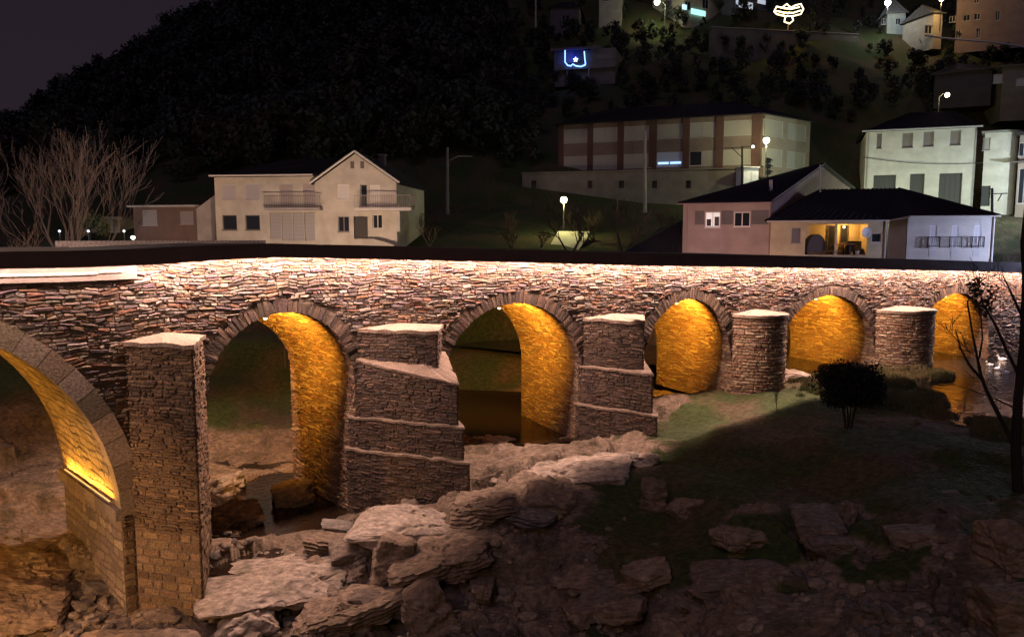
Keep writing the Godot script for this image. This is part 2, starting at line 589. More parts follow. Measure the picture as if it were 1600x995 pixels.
	# --- arch barrels and rings
	for ai in arches.size():
		var a: Dictionary = arches[ai]
		var part := Node3D.new()
		part.name = "arch"
		bridge.add_child(part, true)
		var gl := ground_y_at(W(a.c - a.a, 0, -1.0)) - 0.5
		var gr := ground_y_at(W(a.c + a.a, 0, -1.0)) - 0.5
		var poly := PackedVector2Array()
		poly.append(Vector2(a.c + a.a, minf(gr, a.ys - 0.2)))
		for k in 49:
			poly.append(arch_point(a, PI * k / 48.0))
		poly.append(Vector2(a.c - a.a, minf(gl, a.ys - 0.2)))
		var cum := PackedFloat32Array([0.0])
		for k in range(1, poly.size()): cum.append(cum[k - 1] + poly[k].distance_to(poly[k - 1]))
		var curve := func(v: float, d: float) -> Vector2:   # v = length along the curve from the right foot, d into the opening
			var k := 1
			while k < cum.size() - 1 and cum[k] < v: k += 1
			var f := (v - cum[k - 1]) / (cum[k] - cum[k - 1])
			var t := (poly[k] - poly[k - 1]).normalized()
			return poly[k - 1].lerp(poly[k], f) + Vector2(-t.y, t.x) * d
		var bm := MB.new()
		for k in range(1, poly.size()):
			var t := (poly[k] - poly[k - 1]).normalized()
			var hint2 := Vector2(-t.y, t.x)
			for j in 6:
				var o0 := -BW * j / 6.0 - 0.05
				var o1 := -BW * (j + 1) / 6.0 - 0.05
				var p0 := W(poly[k - 1].x, poly[k - 1].y, o0)
				var hint := W(poly[k - 1].x + hint2.x, poly[k - 1].y + hint2.y, o0) - p0
				bm.quad(p0, W(poly[k].x, poly[k].y, o0), W(poly[k].x, poly[k].y, o1), W(poly[k - 1].x, poly[k - 1].y, o1), hint, Color.WHITE)
		var barrel := obj("barrel", bm, M.mortar, part)
		var bmap := func(u: float, v: float, d: float) -> Vector3:
			var q: Vector2 = curve.call(clampf(v + warp.call(u * 1.3 + ai * 7.0, v), 0.0, cum[-1]), d)
			return W(q.x, q.y, -u)
		var side := cum[1]
		var big := ai == 0
		var o1d := {"hmin": 0.07, "hmax": 0.15, "lmin": 0.2, "lmax": 0.7, "pmin": 0.0, "pmax": 0.045, "kind": 1, "vis": 0.35}
		if big: o1d = {"hmin": 0.22, "hmax": 0.34, "lmin": 0.4, "lmax": 0.9, "pmin": 0.0, "pmax": 0.02, "kind": 3, "vis": 0.35, "rough": 0.03}
		lay(bmap, 0.02, BW - 0.02, 0.0, cum[-1], o1d, barrel)
		# moulded springing course of the first arch
		if big:
			var sm := MB.new()
			var sb := side - 0.12
			for j in 6:
				var p := []
				for dd in [-0.05, 0.2]:
					for q in [[0.0, 0.0], [1.0, 0.0], [1.0, 1.0], [0.0, 1.0]]:
						var c2v: Vector2 = curve.call(sb + q[1] * 0.36, dd)
						p.append(W(c2v.x, c2v.y, 0.06 - (j + q[0] * 0.985) * BW / 6.0))
				sm.hexa(p, stone_color(3))
			obj("springing_course", sm, M.stone, part)
		# voussoirs
		for k in a.n:
			var t0: float = PI * k / a.n
			var t1: float = PI * (k + 1) / a.n
			# equal steps along the ellipse are near enough for rough stones
			var mid := arch_point(a, (t0 + t1) / 2)
			if mid.x < -15.0: continue
			if not big:
				t0 += (t1 - t0) * rng.randf_range(0.0, 0.25)
				t1 += (t1 - t0) * rng.randf_range(-0.1, 0.12)
			var gap: float = (t1 - t0) * (0.012 if big else 0.05)
			var rj: float = a.ring * (1.0 if big else rng.randf_range(0.62, 1.12))
			var fr := (0.06 if big else rng.randf_range(-0.012, 0.03))
			var p := []
			for ob in [fr, -0.45]:
				for q in [[t0 + gap, 0.0], [t1 - gap, 0.0], [t1 - gap, rj], [t0 + gap, rj]]:
					var j := rng.randf_range(-0.008, 0.008) if big else rng.randf_range(-0.03, 0.03)
					var w := arch_point(a, q[0], q[1] - (0.03 if q[1] == 0.0 else 0.0))
					p.append(W(w.x + j, w.y, ob + j * 0.5))
			var vm := MB.new()
			vm.hexa(p, stone_color(3) if big else stone_color(2))
			obj("voussoir", vm, M.stone, part)
	# --- cutwaters
	for pi in piers.size():
		build_pier(bridge, piers[pi], pi)
	# --- deck: slab, fascia, road, far parapet
	var slab := MB.new()
	sweep(slab, s_lo, s_hi, func(q: float) -> Array: return [Vector2(OVER - 0.17, deck(q).x - 0.03), Vector2(-BW - 0.7, deck(q).x - 0.03), Vector2(-BW - 0.7, deck(q).x - 0.16), Vector2(OVER - 0.17, deck(q).x - 0.16)])
	obj("deck_slab", slab, M.concrete, bridge)
	var fas := MB.new()
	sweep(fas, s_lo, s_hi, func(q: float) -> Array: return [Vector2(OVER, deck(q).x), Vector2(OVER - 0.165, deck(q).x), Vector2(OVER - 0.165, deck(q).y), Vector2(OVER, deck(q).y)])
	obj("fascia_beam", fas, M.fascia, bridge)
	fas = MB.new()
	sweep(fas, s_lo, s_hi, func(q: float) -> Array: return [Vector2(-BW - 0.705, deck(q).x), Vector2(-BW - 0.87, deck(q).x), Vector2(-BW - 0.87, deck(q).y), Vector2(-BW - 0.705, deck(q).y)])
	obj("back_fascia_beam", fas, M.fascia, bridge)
	var road := MB.new()
	sweep(road, s_lo, s_hi, func(q: float) -> Array: return [Vector2(OVER - 0.5, deck(q).x - 0.02), Vector2(-BW - 0.2, deck(q).x - 0.02), Vector2(-BW - 0.2, deck(q).x - 0.028), Vector2(OVER - 0.5, deck(q).x - 0.028)])
	obj("road_surface", road, M.asphalt, bridge)
	var sl := sp(212, 445).x
	var beam := MB.new()
	sweep(beam, s_lo, sl, func(q: float) -> Array: return [Vector2(0.12, deck(q).y + 0.25), Vector2(-0.3, deck(q).y + 0.25), Vector2(-0.3, deck(q).y - 0.42), Vector2(0.12, deck(q).y - 0.42)])
	obj("concrete_beam", beam, M.concrete, bridge)
	var ledge := MB.new()
	sweep(ledge, s_lo, sp(150, 440).x, func(q: float) -> Array: return [Vector2(0.15, deck(q).y - 0.16), Vector2(0.12, deck(q).y - 0.16), Vector2(0.12, deck(q).y - 0.24), Vector2(0.15, deck(q).y - 0.24)], Color(0.36, 0.32, 0.28))
	sweep(ledge, sp(153, 440).x, sl - 0.4, func(q: float) -> Array: return [Vector2(0.15, deck(q).y - 0.13), Vector2(0.12, deck(q).y - 0.13), Vector2(0.12, deck(q).y - 0.21), Vector2(0.15, deck(q).y - 0.21)], Color(0.36, 0.32, 0.28))
	obj("ledge", ledge, M.paint, bridge)
	var par := MB.new()
	var pe := sp(415, 379, -BW)
	var pt := sp(210, 376, -BW).y
	sweep(par, sp(90, 378, -BW).x, pe.x, func(q: float) -> Array: return [Vector2(-BW, pt), Vector2(-BW - 0.4, pt), Vector2(-BW - 0.4, deck(q).x - 0.05), Vector2(-BW, deck(q).x - 0.05)], Color(0.42, 0.36, 0.33))
	obj("far_parapet", par, M.stone, bridge)
	var rail := MB.new()
	sweep(rail, s_lo, sp(105, 389, 0.4).x, func(q: float) -> Array: return [Vector2(0.45, deck(q).x + 0.11), Vector2(0.15, deck(q).x + 0.11), Vector2(0.15, deck(q).x - 0.05), Vector2(0.45, deck(q).x - 0.05)], Color(0.6, 0.56, 0.52))
	obj("kerb", rail, M.paint, bridge)
	# --- the largest stones are parts of their own, the rest is joined per wall
	stones.sort_custom(func(x, y): return x.size > y.size)
	var rest := {}
	for k in stones.size():
		var e: Dictionary = stones[k]
		if k < 300:
			obj("stone", e.mb, M.stone, e.parent)
		else:
			if not rest.has(e.parent): rest[e.parent] = MB.new()
			rest[e.parent].add(e.mb)
	for p in rest:
		var o := obj("rubble_stones", rest[p], M.stone, p)
		o.set_meta("kind", "stuff")
	stones = []

func build_pier(bridge: Node, p: Dictionary, pi: int) -> void:
	var part := Node3D.new()
	part.name = "pier"
	bridge.add_child(part, true)
	var e := path(p.s)
	var along := Vector3(cos(e.z), 0, -sin(e.z))
	var out := Vector3(sin(e.z), 0, cos(e.z))
	var org := Vector3(e.x, 0, -e.y)
	var n: int = p.stages.size()
	for k in n:
		var st: Array = p.stages[k]
		var P: float = st[0]
		var hw: float = p.hw + st[1]
		var ytop: float = st[2]
		var rise: float = st[3] if st.size() > 3 else 0.0
		var tops := func(q: Vector2) -> float: return ytop + rise * clampf(1.0 - q.y / P, 0.0, 1.0)
		var outline := []   # points (along, out) from left to right
		if p.shape == "point":
			outline = [Vector2(-hw, -0.3), Vector2(-hw, 0.0), Vector2(st[4] if st.size() > 4 else 0.0, P), Vector2(hw, 0.0), Vector2(hw, -0.3)]
			if pi == 0: outline[0] = Vector2(-hw - 0.36, 0.0)
		else:
			outline = [Vector2(-hw, -0.3)]
			for j in 17:
				var t := PI - PI * j / 16.0
				outline.append(Vector2(cos(t) * hw, sin(t) * P))
			outline.append(Vector2(hw, -0.3))
		var g := 99.0
		for q in outline: g = minf(g, ground_y_at(org + along * q.x + out * q.y))
		var ybot: float = g - 0.5
		if k + 1 < n: ybot = p.stages[k + 1][2] - 0.4
		# backing
		var mb := MB.new()
		var cum := [0.0]
		for j in range(1, outline.size()): cum.append(cum[-1] + outline[j].distance_to(outline[j - 1]))
		var wp := func(q: Vector2, y: float) -> Vector3: return org + along * q.x + out * q.y + Vector3(0, y, 0)
		for j in range(1, outline.size()):
			var a: Vector2 = outline[j - 1]; var b: Vector2 = outline[j]
			var t := (b - a).normalized()
			var nn := Vector2(-t.y, t.x)
			var i := nn * -0.02
			mb.quad(wp.call(a + i, ybot), wp.call(b + i, ybot), wp.call(b + i, tops.call(b)), wp.call(a + i, tops.call(a)), along * nn.x + out * nn.y, Color.WHITE)
		var body := obj("pier_body" if k == 0 else "pier_footing", mb, M.mortar, part)
		# stones facet by facet
		if p.shape == "point":
			for j in range(1, outline.size()):
				var a: Vector2 = outline[j - 1]; var b: Vector2 = outline[j]
				var t := (b - a).normalized()
				var nn := Vector2(-t.y, t.x)
				var L := a.distance_to(b)
				var fm := func(u: float, v: float, d: float) -> Vector3:
					return wp.call(a + t * u + nn * d, minf(tops.call(a + t * u), v + nz.get_noise_2d(u * 9.0 + j * 50.0, v * 22.0) * (0.03 if pi == 0 and v < EYE - 8.7 else 0.09)))
				var o := {"hmin": 0.065, "hmax": 0.15, "lmin": 0.16, "lmax": 0.55, "pmin": 0.0, "pmax": 0.05, "kind": 2 if pi in [1, 2] else 4, "vis": 1.0 if j == 2 else 0.3}
				if pi == 0:
					o.kind = 4
					var od := {"hmin": 0.22, "hmax": 0.3, "lmin": 0.4, "lmax": 0.75, "pmin": 0.0, "pmax": 0.025, "kind": 5, "vis": 1.0 if j == 2 else 0.3, "rough": 0.05}
					lay(fm, 0.0, L, ybot, EYE - 9.0, od, body)
					lay(fm, 0.0, L, EYE - 9.0, ytop, o, body)
				else:
					lay(fm, 0.0, L, ybot, ytop + (rise if j > 1 else 0.0), o, body)
		else:
			var L2: float = cum[-1]
			var cm := func(u: float, v: float, d: float) -> Vector3:
				var j := 1
				while j < cum.size() - 1 and cum[j] < u: j += 1
				var a: Vector2 = outline[j - 1]; var b: Vector2 = outline[j]
				var t := (b - a).normalized()
				return wp.call(a + t * (u - cum[j - 1]) + Vector2(-t.y, t.x) * d, minf(ytop, v + nz.get_noise_2d(u * 9.0 + pi * 31.0, v * 22.0) * 0.09))
			lay(cm, 0.0, L2, ybot, ytop, {"hmin": 0.10, "hmax": 0.2, "lmin": 0.2, "lmax": 0.5, "pmin": 0.0, "pmax": 0.06, "kind": 1, "vis": 0.6}, body)
		# sloping top: from the outline up to the stage behind, or to the wall
		var cap := MB.new()
		var col := Color(0.29, 0.215, 0.16)
		var inner_top: float = p.top if k == 0 else minf(p.stages[k - 1][2] - 0.3, ytop + (1.1 if rise > 0.0 else 0.25))
		var lip := 0.09
		var th := 0.10 if k == 0 else 0.045
		var apex := Vector2(0, 0.0)
		for j in range(1, outline.size()):
			var a: Vector2 = outline[j - 1]; var b: Vector2 = outline[j]
			var ga := a + (a - Vector2(0, -0.2)).normalized() * lip
			var gb := b + (b - Vector2(0, -0.2)).normalized() * lip
			var ja := 0.035 * nz2.get_noise_1d(j * 37.0 + pi * 11.0)
			var ya: float = tops.call(a)
			var yb: float = tops.call(b)
			# worn edge: short pieces of uneven height and reach
			var nseg := maxi(1, int(a.distance_to(b) / 0.3))
			var pg := ga
			var py_ := ya + ja
			for m in nseg:
				var f := float(m + 1) / nseg
				var qg := ga.lerp(gb, f)
				var qy := lerpf(ya, yb, f) + ja
				if m < nseg - 1:
					qg += (qg - Vector2(0, -0.2)).normalized() * rng.randf_range(-0.05, 0.03)
					qy += rng.randf_range(-0.05, 0.03)
				var cc := col * rng.randf_range(0.85, 1.1)
				cap.tri(wp.call(pg, py_ + th), wp.call(qg, qy + th), wp.call(Vector2(0, -0.1), inner_top + th), Vector3.UP, cc)
				cap.quad(wp.call(pg, py_ + th), wp.call(qg, qy + th), wp.call(qg, qy - 0.03), wp.call(pg, py_ - 0.03), wp.call(ga + gb, 0) - wp.call(Vector2.ZERO, 0), cc)
				cap.quad(wp.call(pg, py_ - 0.03), wp.call(qg, qy - 0.03), wp.call(qg * 0.85, qy - 0.03), wp.call(pg * 0.85, py_ - 0.03), Vector3.DOWN, cc)
				pg = qg
				py_ = qy
		obj("capstone" if k == 0 else "ledge", cap, M.stone, part)
# ---------------------------------------------------------------- the ground
var ctrl := []
const WATER := -7.35
var cells := FastNoiseLite.new()
var cracks := FastNoiseLite.new()

func add_ctrl(px: float, z: float, rel: float) -> void:
	ctrl.append(Vector3((px - CX) / F * z, z, rel))

func make_ctrl() -> void:
	cells.noise_type = FastNoiseLite.TYPE_CELLULAR
	cells.cellular_return_type = FastNoiseLite.RETURN_CELL_VALUE
	cells.frequency = 1.0
	cells.seed = 33
	cells.fractal_type = FastNoiseLite.FRACTAL_NONE
	cracks.noise_type = FastNoiseLite.TYPE_CELLULAR
	cracks.cellular_return_type = FastNoiseLite.RETURN_DISTANCE2_SUB
	cracks.frequency = 1.0
	cracks.seed = 33
	cracks.fractal_type = FastNoiseLite.FRACTAL_NONE
	for q in [[-300, 20, -11.8], [-100, 21, -11.8], [100, 22.0, -11.7], [320, 22.3, -11.6], [0, 26, -11.0], [60, 32, -10.3], [-200, 30, -10],
		[440, 24.8, -10.35], [380, 24.6, -10.5], [510, 26.0, -10.25], [400, 22, -11.7], [600, 21, -11.4], [560, 26.5, -10.2], [640, 25.8, -9.75], [730, 27, -9.1], [770, 29.6, -8.85], [480, 29, -11.1], [430, 33, -11.0],
		[850, 29.2, -8.75], [900, 31.2, -8.8], [960, 30.2, -8.75], [800, 33.5, -9.4], [840, 37, -9.5], [1040, 31.5, -8.3], [1000, 24, -9.5], [800, 20.5, -10.8], [1000, 18, -10.7], [750, 16, -11.5], [400, 17, -12.2],
		[1130, 36, -7.7], [1235, 36.5, -7.35], [1190, 31, -7.9], [1325, 30, -7.55], [1200, 25, -8.6], [1250, 18, -9.2], [1440, 34, -7.25], [1380, 38.5, -7.05], [1470, 39.5, -7.1], [1450, 30, -7.4], [1600, 29, -7.25], [1640, 22, -8.0], [1500, 15, -8.6], [1700, 12, -8.4],
		[1474, 35, -7.25], [1500, 37.5, -7.9], [1570, 34, -7.85], [1620, 32.5, -7.75], [1530, 35, -7.8], [1545, 38, -8.1], [1545, 44, -8.2], [1700, 40, -8.2], [1800, 34, -7.7], [1250, 40, -7.3], [1300, 45, -8.0], [1100, 42, -8.6],
		[300, 45, -8.5], [480, 42, -9.8], [700, 44, -9.8], [900, 46, -9.6], [1300, 52, -8.4], [1600, 52, -8.2], [100, 45, -8], [-200, 45, -6], [380, 50, -6.6], [600, 52, -7.6], [800, 54, -7.5], [1100, 54, -7.0]]:
		add_ctrl(q[0], q[1], q[2])

func hill_gain(u: float) -> float:
	var t := [[-1.2, 0.22], [-0.667, 0.30], [-0.517, 0.53], [-0.39, 0.76], [-0.317, 0.86], [0.0, 1.05], [0.7, 1.12], [1.5, 1.0]]
	if u <= t[0][0]: return t[0][1]
	for k in range(1, t.size()):
		if u <= t[k][0]: return lerpf(t[k - 1][1], t[k][1], smoothstep(t[k - 1][0], t[k][0], u))
	return t[-1][1]

func far_rel(x: float, z: float) -> float:
	var u := x / z
	var r := 0.0
	if z < 88.0: r = lerpf(-2.0, 3.3, clampf((z - 57.0) / 29.0, -0.2, 1.1))
	else:
		r = 3.6 + hill_gain(u) * 62.0 * minf((z - 88.0) / 112.0, 1.0) - maxf(0.0, z - 205.0) * 0.12
		r += nz.get_noise_2d(x * 1.2, z * 1.2) * 3.0 * smoothstep(95.0, 130.0, z)
	return r

func near_rel(x: float, z: float) -> float:
	var ws := 0.0
	var h := 0.0
	for c in ctrl:
		var dx: float = x - c.x
		var dz: float = z - c.y
		var d2 := dx * dx + dz * dz + 0.8
		var w := 1.0 / (d2 * d2)
		ws += w
		h += w * c.z
	return h / ws

func smooth_rel(x: float, z: float) -> float:
	if z < 54.0: return near_rel(x, z)
	if z > 60.0: return far_rel(x, z)
	return lerpf(near_rel(x, z), far_rel(x, z), smoothstep(54.0, 60.0, z))

func grassy(x: float, z: float) -> float:   # 1 on the grass bank, 0 on rock
	var e := x + (z - 30.0) * -0.42 - 4.6 + nz.get_noise_2d(x * 8.0, z * 8.0) * 3.0
	var g := smoothstep(-1.5, 2.5, e)
	if z < 24.0: g *= smoothstep(-0.35, 0.15, nz2.get_noise_2d(x * 12, z * 12) + (z - 22.0) * 0.12)
	if z > 36.0: g = maxf(g * (0.5 if z > 40.0 else 1.0), smoothstep(37.5, 40.5, z - maxf(0.0, x + 8.0)))
	return g

func ground_y_at(p: Vector3) -> float:
	return EYE + smooth_rel(p.x, -p.z)

func strata(x: float, z: float) -> float:
	# fractured beds of schist: flat tilted blocks of three sizes with steps between them
	var wx := x + nz.get_noise_2d(x * 6.0, z * 6.0) * 1.2
	var wz := z + nz2.get_noise_2d(x * 6.0, z * 6.0) * 1.2
	var qx := wx * 0.82 + wz * 0.57
	var qz := (wz * 0.82 - wx * 0.57) * 1.9
	var a := cells.get_noise_2d(qx * 0.26, qz * 0.26)
	var b := cells.get_noise_2d(qx * 0.75 + 90.0, qz * 0.75)
	var crack := smoothstep(0.0, 0.10, cracks.get_noise_2d(qx * 0.75 + 90.0, qz * 0.75) + 1.0)
	var dip := sin(qx * 0.5 + a * 20.0) * 0.12 + sin(qz * 0.33 + b * 12.0) * 0.05
	return a * 0.42 + b * 0.10 + dip + (crack - 1.0) * 0.10 + nz2.get_noise_2d(x * 12.0, z * 12.0) * 0.07 + nz3.get_noise_2d(x * 50.0, z * 50.0) * 0.025 - 0.1

func ground_rel(x: float, z: float) -> float:
	var h := smooth_rel(x, z)
	var g := grassy(x, z)
	if z < 56.0:
		h += (1.0 - g) * strata(x, z) * smoothstep(56.0, 48.0, z)
		h += g * (nz2.get_noise_2d(x * 10.0, z * 10.0) * 0.12 + nz3.get_noise_2d(x * 45.0, z * 45.0) * 0.035)
	return h

func build_ground() -> void:
	var zs := PackedFloat32Array()
	var z := 8.5
	while z < 44.0:
		zs.append(z); z *= 1.0048
	while z < 430.0:
		zs.append(z); z *= 1.018
	var us := PackedFloat32Array()
	var u := -1.35
	while u <= 1.4:
		us.append(u); u += 0.0042 if absf(u) < 0.75 else 0.02
	var nu := us.size()
	var vs := PackedVector3Array()
	var cs := PackedColorArray()
	for zz in zs:
		for uu in us:
			var x := uu * zz
			vs.append(Vector3(x, EYE + ground_rel(x, zz), -zz))
			var g := grassy(x, zz)
			var t := nz2.get_noise_2d(x * 6.0, zz * 6.0)
			var t2 := nz3.get_noise_2d(x * 20.0, zz * 20.0)
			var rock := Color(0.29, 0.215, 0.15).lerp(Color(0.19, 0.14, 0.10), clampf(t * 1.6 + 0.4, 0, 1)).lerp(Color(0.11, 0.085, 0.05), clampf(t2 * 1.5, 0, 0.8))
			var grass := Color(0.055, 0.080, 0.020).lerp(Color(0.11, 0.085, 0.04), clampf(t * 1.8 + 0.35 + t2 * 0.6, 0, 1))
			cs.append(rock.lerp(grass, smoothstep(0.25, 0.6, g + t2 * 0.25)))
	var ns := PackedVector3Array()
	ns.resize(vs.size())
	for j in zs.size():
		for i in nu:
			var a := vs[j * nu + maxi(i - 1, 0)]
			var b := vs[j * nu + mini(i + 1, nu - 1)]
			var c := vs[maxi(j - 1, 0) * nu + i]
			var d := vs[mini(j + 1, zs.size() - 1) * nu + i]
			ns[j * nu + i] = (b - a).cross(d - c).normalized()
	var ix := PackedInt32Array()
	for j in zs.size() - 1:
		for i in nu - 1:
			var a := j * nu + i
			ix.append_array([a, a + nu, a + 1, a + 1, a + nu, a + nu + 1])
	var arr := []
	arr.resize(Mesh.ARRAY_MAX)
	arr[Mesh.ARRAY_VERTEX] = vs
	arr[Mesh.ARRAY_NORMAL] = ns
	arr[Mesh.ARRAY_COLOR] = cs
	arr[Mesh.ARRAY_INDEX] = ix
	var me := ArrayMesh.new()
	me.add_surface_from_arrays(Mesh.PRIMITIVE_TRIANGLES, arr)
	var o := inst("ground", me, M.ground)
	tag(o, "", "", "", "structure")

func water_sheet(called: String, m: Material, rel: float, pts: Array) -> void:
	# a flat sheet, outline given as (px, depth)
	var poly := PackedVector2Array()
	for q in pts: poly.append(Vector2((q[0] - CX) / F * q[1], -q[1]))
	var mb := MB.new()
	var tr := Geometry2D.triangulate_polygon(poly)
	for k in range(0, tr.size(), 3):
		var a := poly[tr[k]]; var b := poly[tr[k + 1]]; var d := poly[tr[k + 2]]
		mb.tri(Vector3(a.x, EYE + rel, a.y), Vector3(b.x, EYE + rel, b.y), Vector3(d.x, EYE + rel, d.y), Vector3.UP, Color.WHITE)
	var o := obj(called, mb, m)
	tag(o, "", "", "", "structure")
# ---------------------------------------------------------------- lights on the bridge
func bridge_lights() -> void:
	var col := Color(1.0, 0.82, 0.75)
	var gm := glow(col, 6.0)
	var s := -20.0
	var L := 2.9
	var k := 0
	var spans := []
	while s < 42.0:
		spans.append([s, 0.46, 14.0 if s < -9.5 else 48.0]); s += L
	for q in [-9.0, -6.1, -3.2]: spans.append([q, -BW - 0.42, 44.0])
	for sp_ in spans:
		s = sp_[0]
		var off: float = sp_[1]
		var mid := s + L / 2
		var y := deck(mid).x - 0.20
		var a := W(s, deck(s).x - 0.185, off)
		var b := W(s + L, deck(s + L).x - 0.185, off)
		var x := (b - a).normalized()
		var z := x.cross(Vector3.UP).normalized() * -1.0
		var strip := thing("light_strip", "slim linear wall washer fixed under the overhanging deck of the bridge" if off > 0.0 else "slim linear wall washer under the far edge of the bridge deck", "light strip", (a + b) / 2, "linear lights under the bridge deck")
		var hb := MB.new()
		hb.box(Transform3D(Basis(x, Vector3.UP, x.cross(Vector3.UP)), Vector3(0, 0.0, 0)), Vector3(L - 0.06, 0.03, 0.07), Color(0.3, 0.3, 0.3))
		obj("housing", hb, M.paint, strip)
		var gb := MB.new()
		gb.box(Transform3D(Basis(x, Vector3.UP, x.cross(Vector3.UP)), Vector3(0, -0.018, 0)), Vector3(L - 0.1, 0.006, 0.04))
		obj("diffuser", gb, gm, strip)
		var al := AreaLight3D.new()
		al.name = "strip_glow"
		al.area_size = Vector2(L - 0.08, 0.03)
		al.area_normalize_energy = true
		al.light_color = col
		al.light_energy = sp_[2]
		al.shadow_enabled = true
		strip.add_child(al, true)
		# the light looks down and a little towards the wall; -z of the light is its aim
		var inward := -outdir(mid) * signf(off)
		var aim := (Vector3.DOWN * 1.0 + inward * -0.1).normalized()
		var zz := -aim
		var xx := x
		var yy := zz.cross(xx).normalized()
		al.transform = Transform3D(Basis(xx, yy, zz), Vector3(0, -0.026, 0))
		al.area_range = 60.0
		al.area_attenuation = 2.0
	# amber lamps just under the crown of each arch
	var amber := Color(1.0, 0.68, 0.22)
	for i in arches.size():
		var a: Dictionary = arches[i]
		var t := PI * 0.56
		var q := arch_point(a, t, -0.16)
		var p := W(q.x, q.y, -0.35)
		var lamp := thing("arch_lamp", "small amber floodlight fixed under the crown of a bridge arch", "lamp", p, "amber lamps inside the arches")
		var hb := MB.new()
		hb.box(Transform3D(Basis(), Vector3(0, 0.06, 0)), Vector3(0.2, 0.10, 0.14), Color(0.3, 0.28, 0.25))
		obj("housing", hb, M.paint, lamp)
		var sm := SphereMesh.new()
		sm.radius = 0.07; sm.height = 0.14; sm.radial_segments = 12; sm.rings = 6
		var g := inst("bulb", sm, glow(Color(1.0, 0.75, 0.35), 6.0), lamp)
		var ol := SpotLight3D.new()
		ol.name = "lamp_light"
		ol.light_color = amber
		ol.light_energy = [150.0, 270.0, 310.0, 270.0, 330.0, 240.0][i]
		ol.light_size = 0.06
		ol.shadow_enabled = true
		ol.spot_range = 60.0
		ol.spot_angle = 62.0
		ol.spot_angle_attenuation = 1.6
		ol.spot_attenuation = 2.0
		lamp.add_child(ol)
		var aim := (-outdir(a.c) * 0.9 + Vector3.DOWN * 0.12 + (W(a.c + 1, 0, 0) - W(a.c, 0, 0)) * 0.5).normalized()
		ol.transform = Transform3D(Basis.looking_at(aim, Vector3.UP), Vector3(0, 0.0, 0))
	# amber linear uplight lying on the springing ledge of the widest arch
	var a0: Dictionary = arches[0]
	var s_l: float = a0.c + a0.a - 0.13
	var e0 := W(s_l, a0.ys + 0.30, -0.6)
	var e1 := W(s_l, a0.ys + 0.30, -5.4)
	var ax := (e1 - e0).normalized()
	var al_ := (W(s_l, 0, -3.0) - W(s_l - 1.0, 0, -3.0)).normalized()
	var up := thing("ledge_uplight", "slim amber linear uplight lying on the springing ledge of the widest arch", "lamp", (e0 + e1) / 2)
	var bs := Basis(ax, Vector3.UP, ax.cross(Vector3.UP))
	var hb2 := MB.new()
	hb2.box(Transform3D(bs, Vector3.ZERO), Vector3(4.8, 0.05, 0.07), Color(0.2, 0.18, 0.15))
	obj("housing", hb2, M.paint, up)
	hb2 = MB.new()
	hb2.box(Transform3D(bs, Vector3(0, 0.03, 0)), Vector3(4.7, 0.008, 0.05))
	obj("lamp_face", hb2, glow(Color(1.0, 0.72, 0.3), 0.5), up)
	var ua := AreaLight3D.new()
	ua.name = "up_light"
	ua.area_size = Vector2(4.7, 0.05)
	ua.area_normalize_energy = true
	ua.light_color = amber
	ua.light_energy = 26.0
	ua.shadow_enabled = true
	ua.area_range = 60.0
	ua.area_attenuation = 2.0
	up.add_child(ua)
	var zz2 := -(Vector3.UP - al_ * 0.15).normalized()
	ua.transform = Transform3D(Basis(ax, zz2.cross(ax).normalized(), zz2), Vector3(0, 0.045, 0))
# ---------------------------------------------------------------- buildings
func face(pxa: float, za: float, pxb: float, zb: float) -> Transform3D:
	var a := at(pxa, HORIZON, za)
	var b := at(pxb, HORIZON, zb)
	a.y = 0; b.y = 0
	var x := (b - a).normalized()
	return Transform3D(Basis(x, Vector3.UP, x.cross(Vector3.UP)), a)

func loc(t: Transform3D, px: float, py: float, out := 0.0) -> Vector2:
	var d := ray(px, py)
	var e := Vector3(0, EYE, 0)
	var n := t.basis.z
	var o := t.origin + n * out
	var k := (o - e).dot(n) / d.dot(n)
	var p := t.affine_inverse() * (e + d * k)
	return Vector2(p.x, p.y)

func rc(t: Transform3D, x0: float, y0: float, x1: float, y1: float, out := 0.0) -> Rect2:
	var a := loc(t, x0, y1, out)
	var b := loc(t, x1, y0, out)
	return Rect2(a, b - a)

func part(called: String, mb: MB, m: Material, root: Node3D, under: Node = null) -> MeshInstance3D:
	var o := obj(called, mb, m, root if under == null else under)
	if under == null: o.position = -root.position
	return o

func lbox(mb: MB, t: Transform3D, r: Rect2, z0: float, z1: float, col := Color.WHITE) -> void:
	mb.box(t * Transform3D(Basis(), Vector3(r.position.x + r.size.x / 2, r.position.y + r.size.y / 2, (z0 + z1) / 2)), Vector3(r.size.x, r.size.y, absf(z1 - z0)), col)

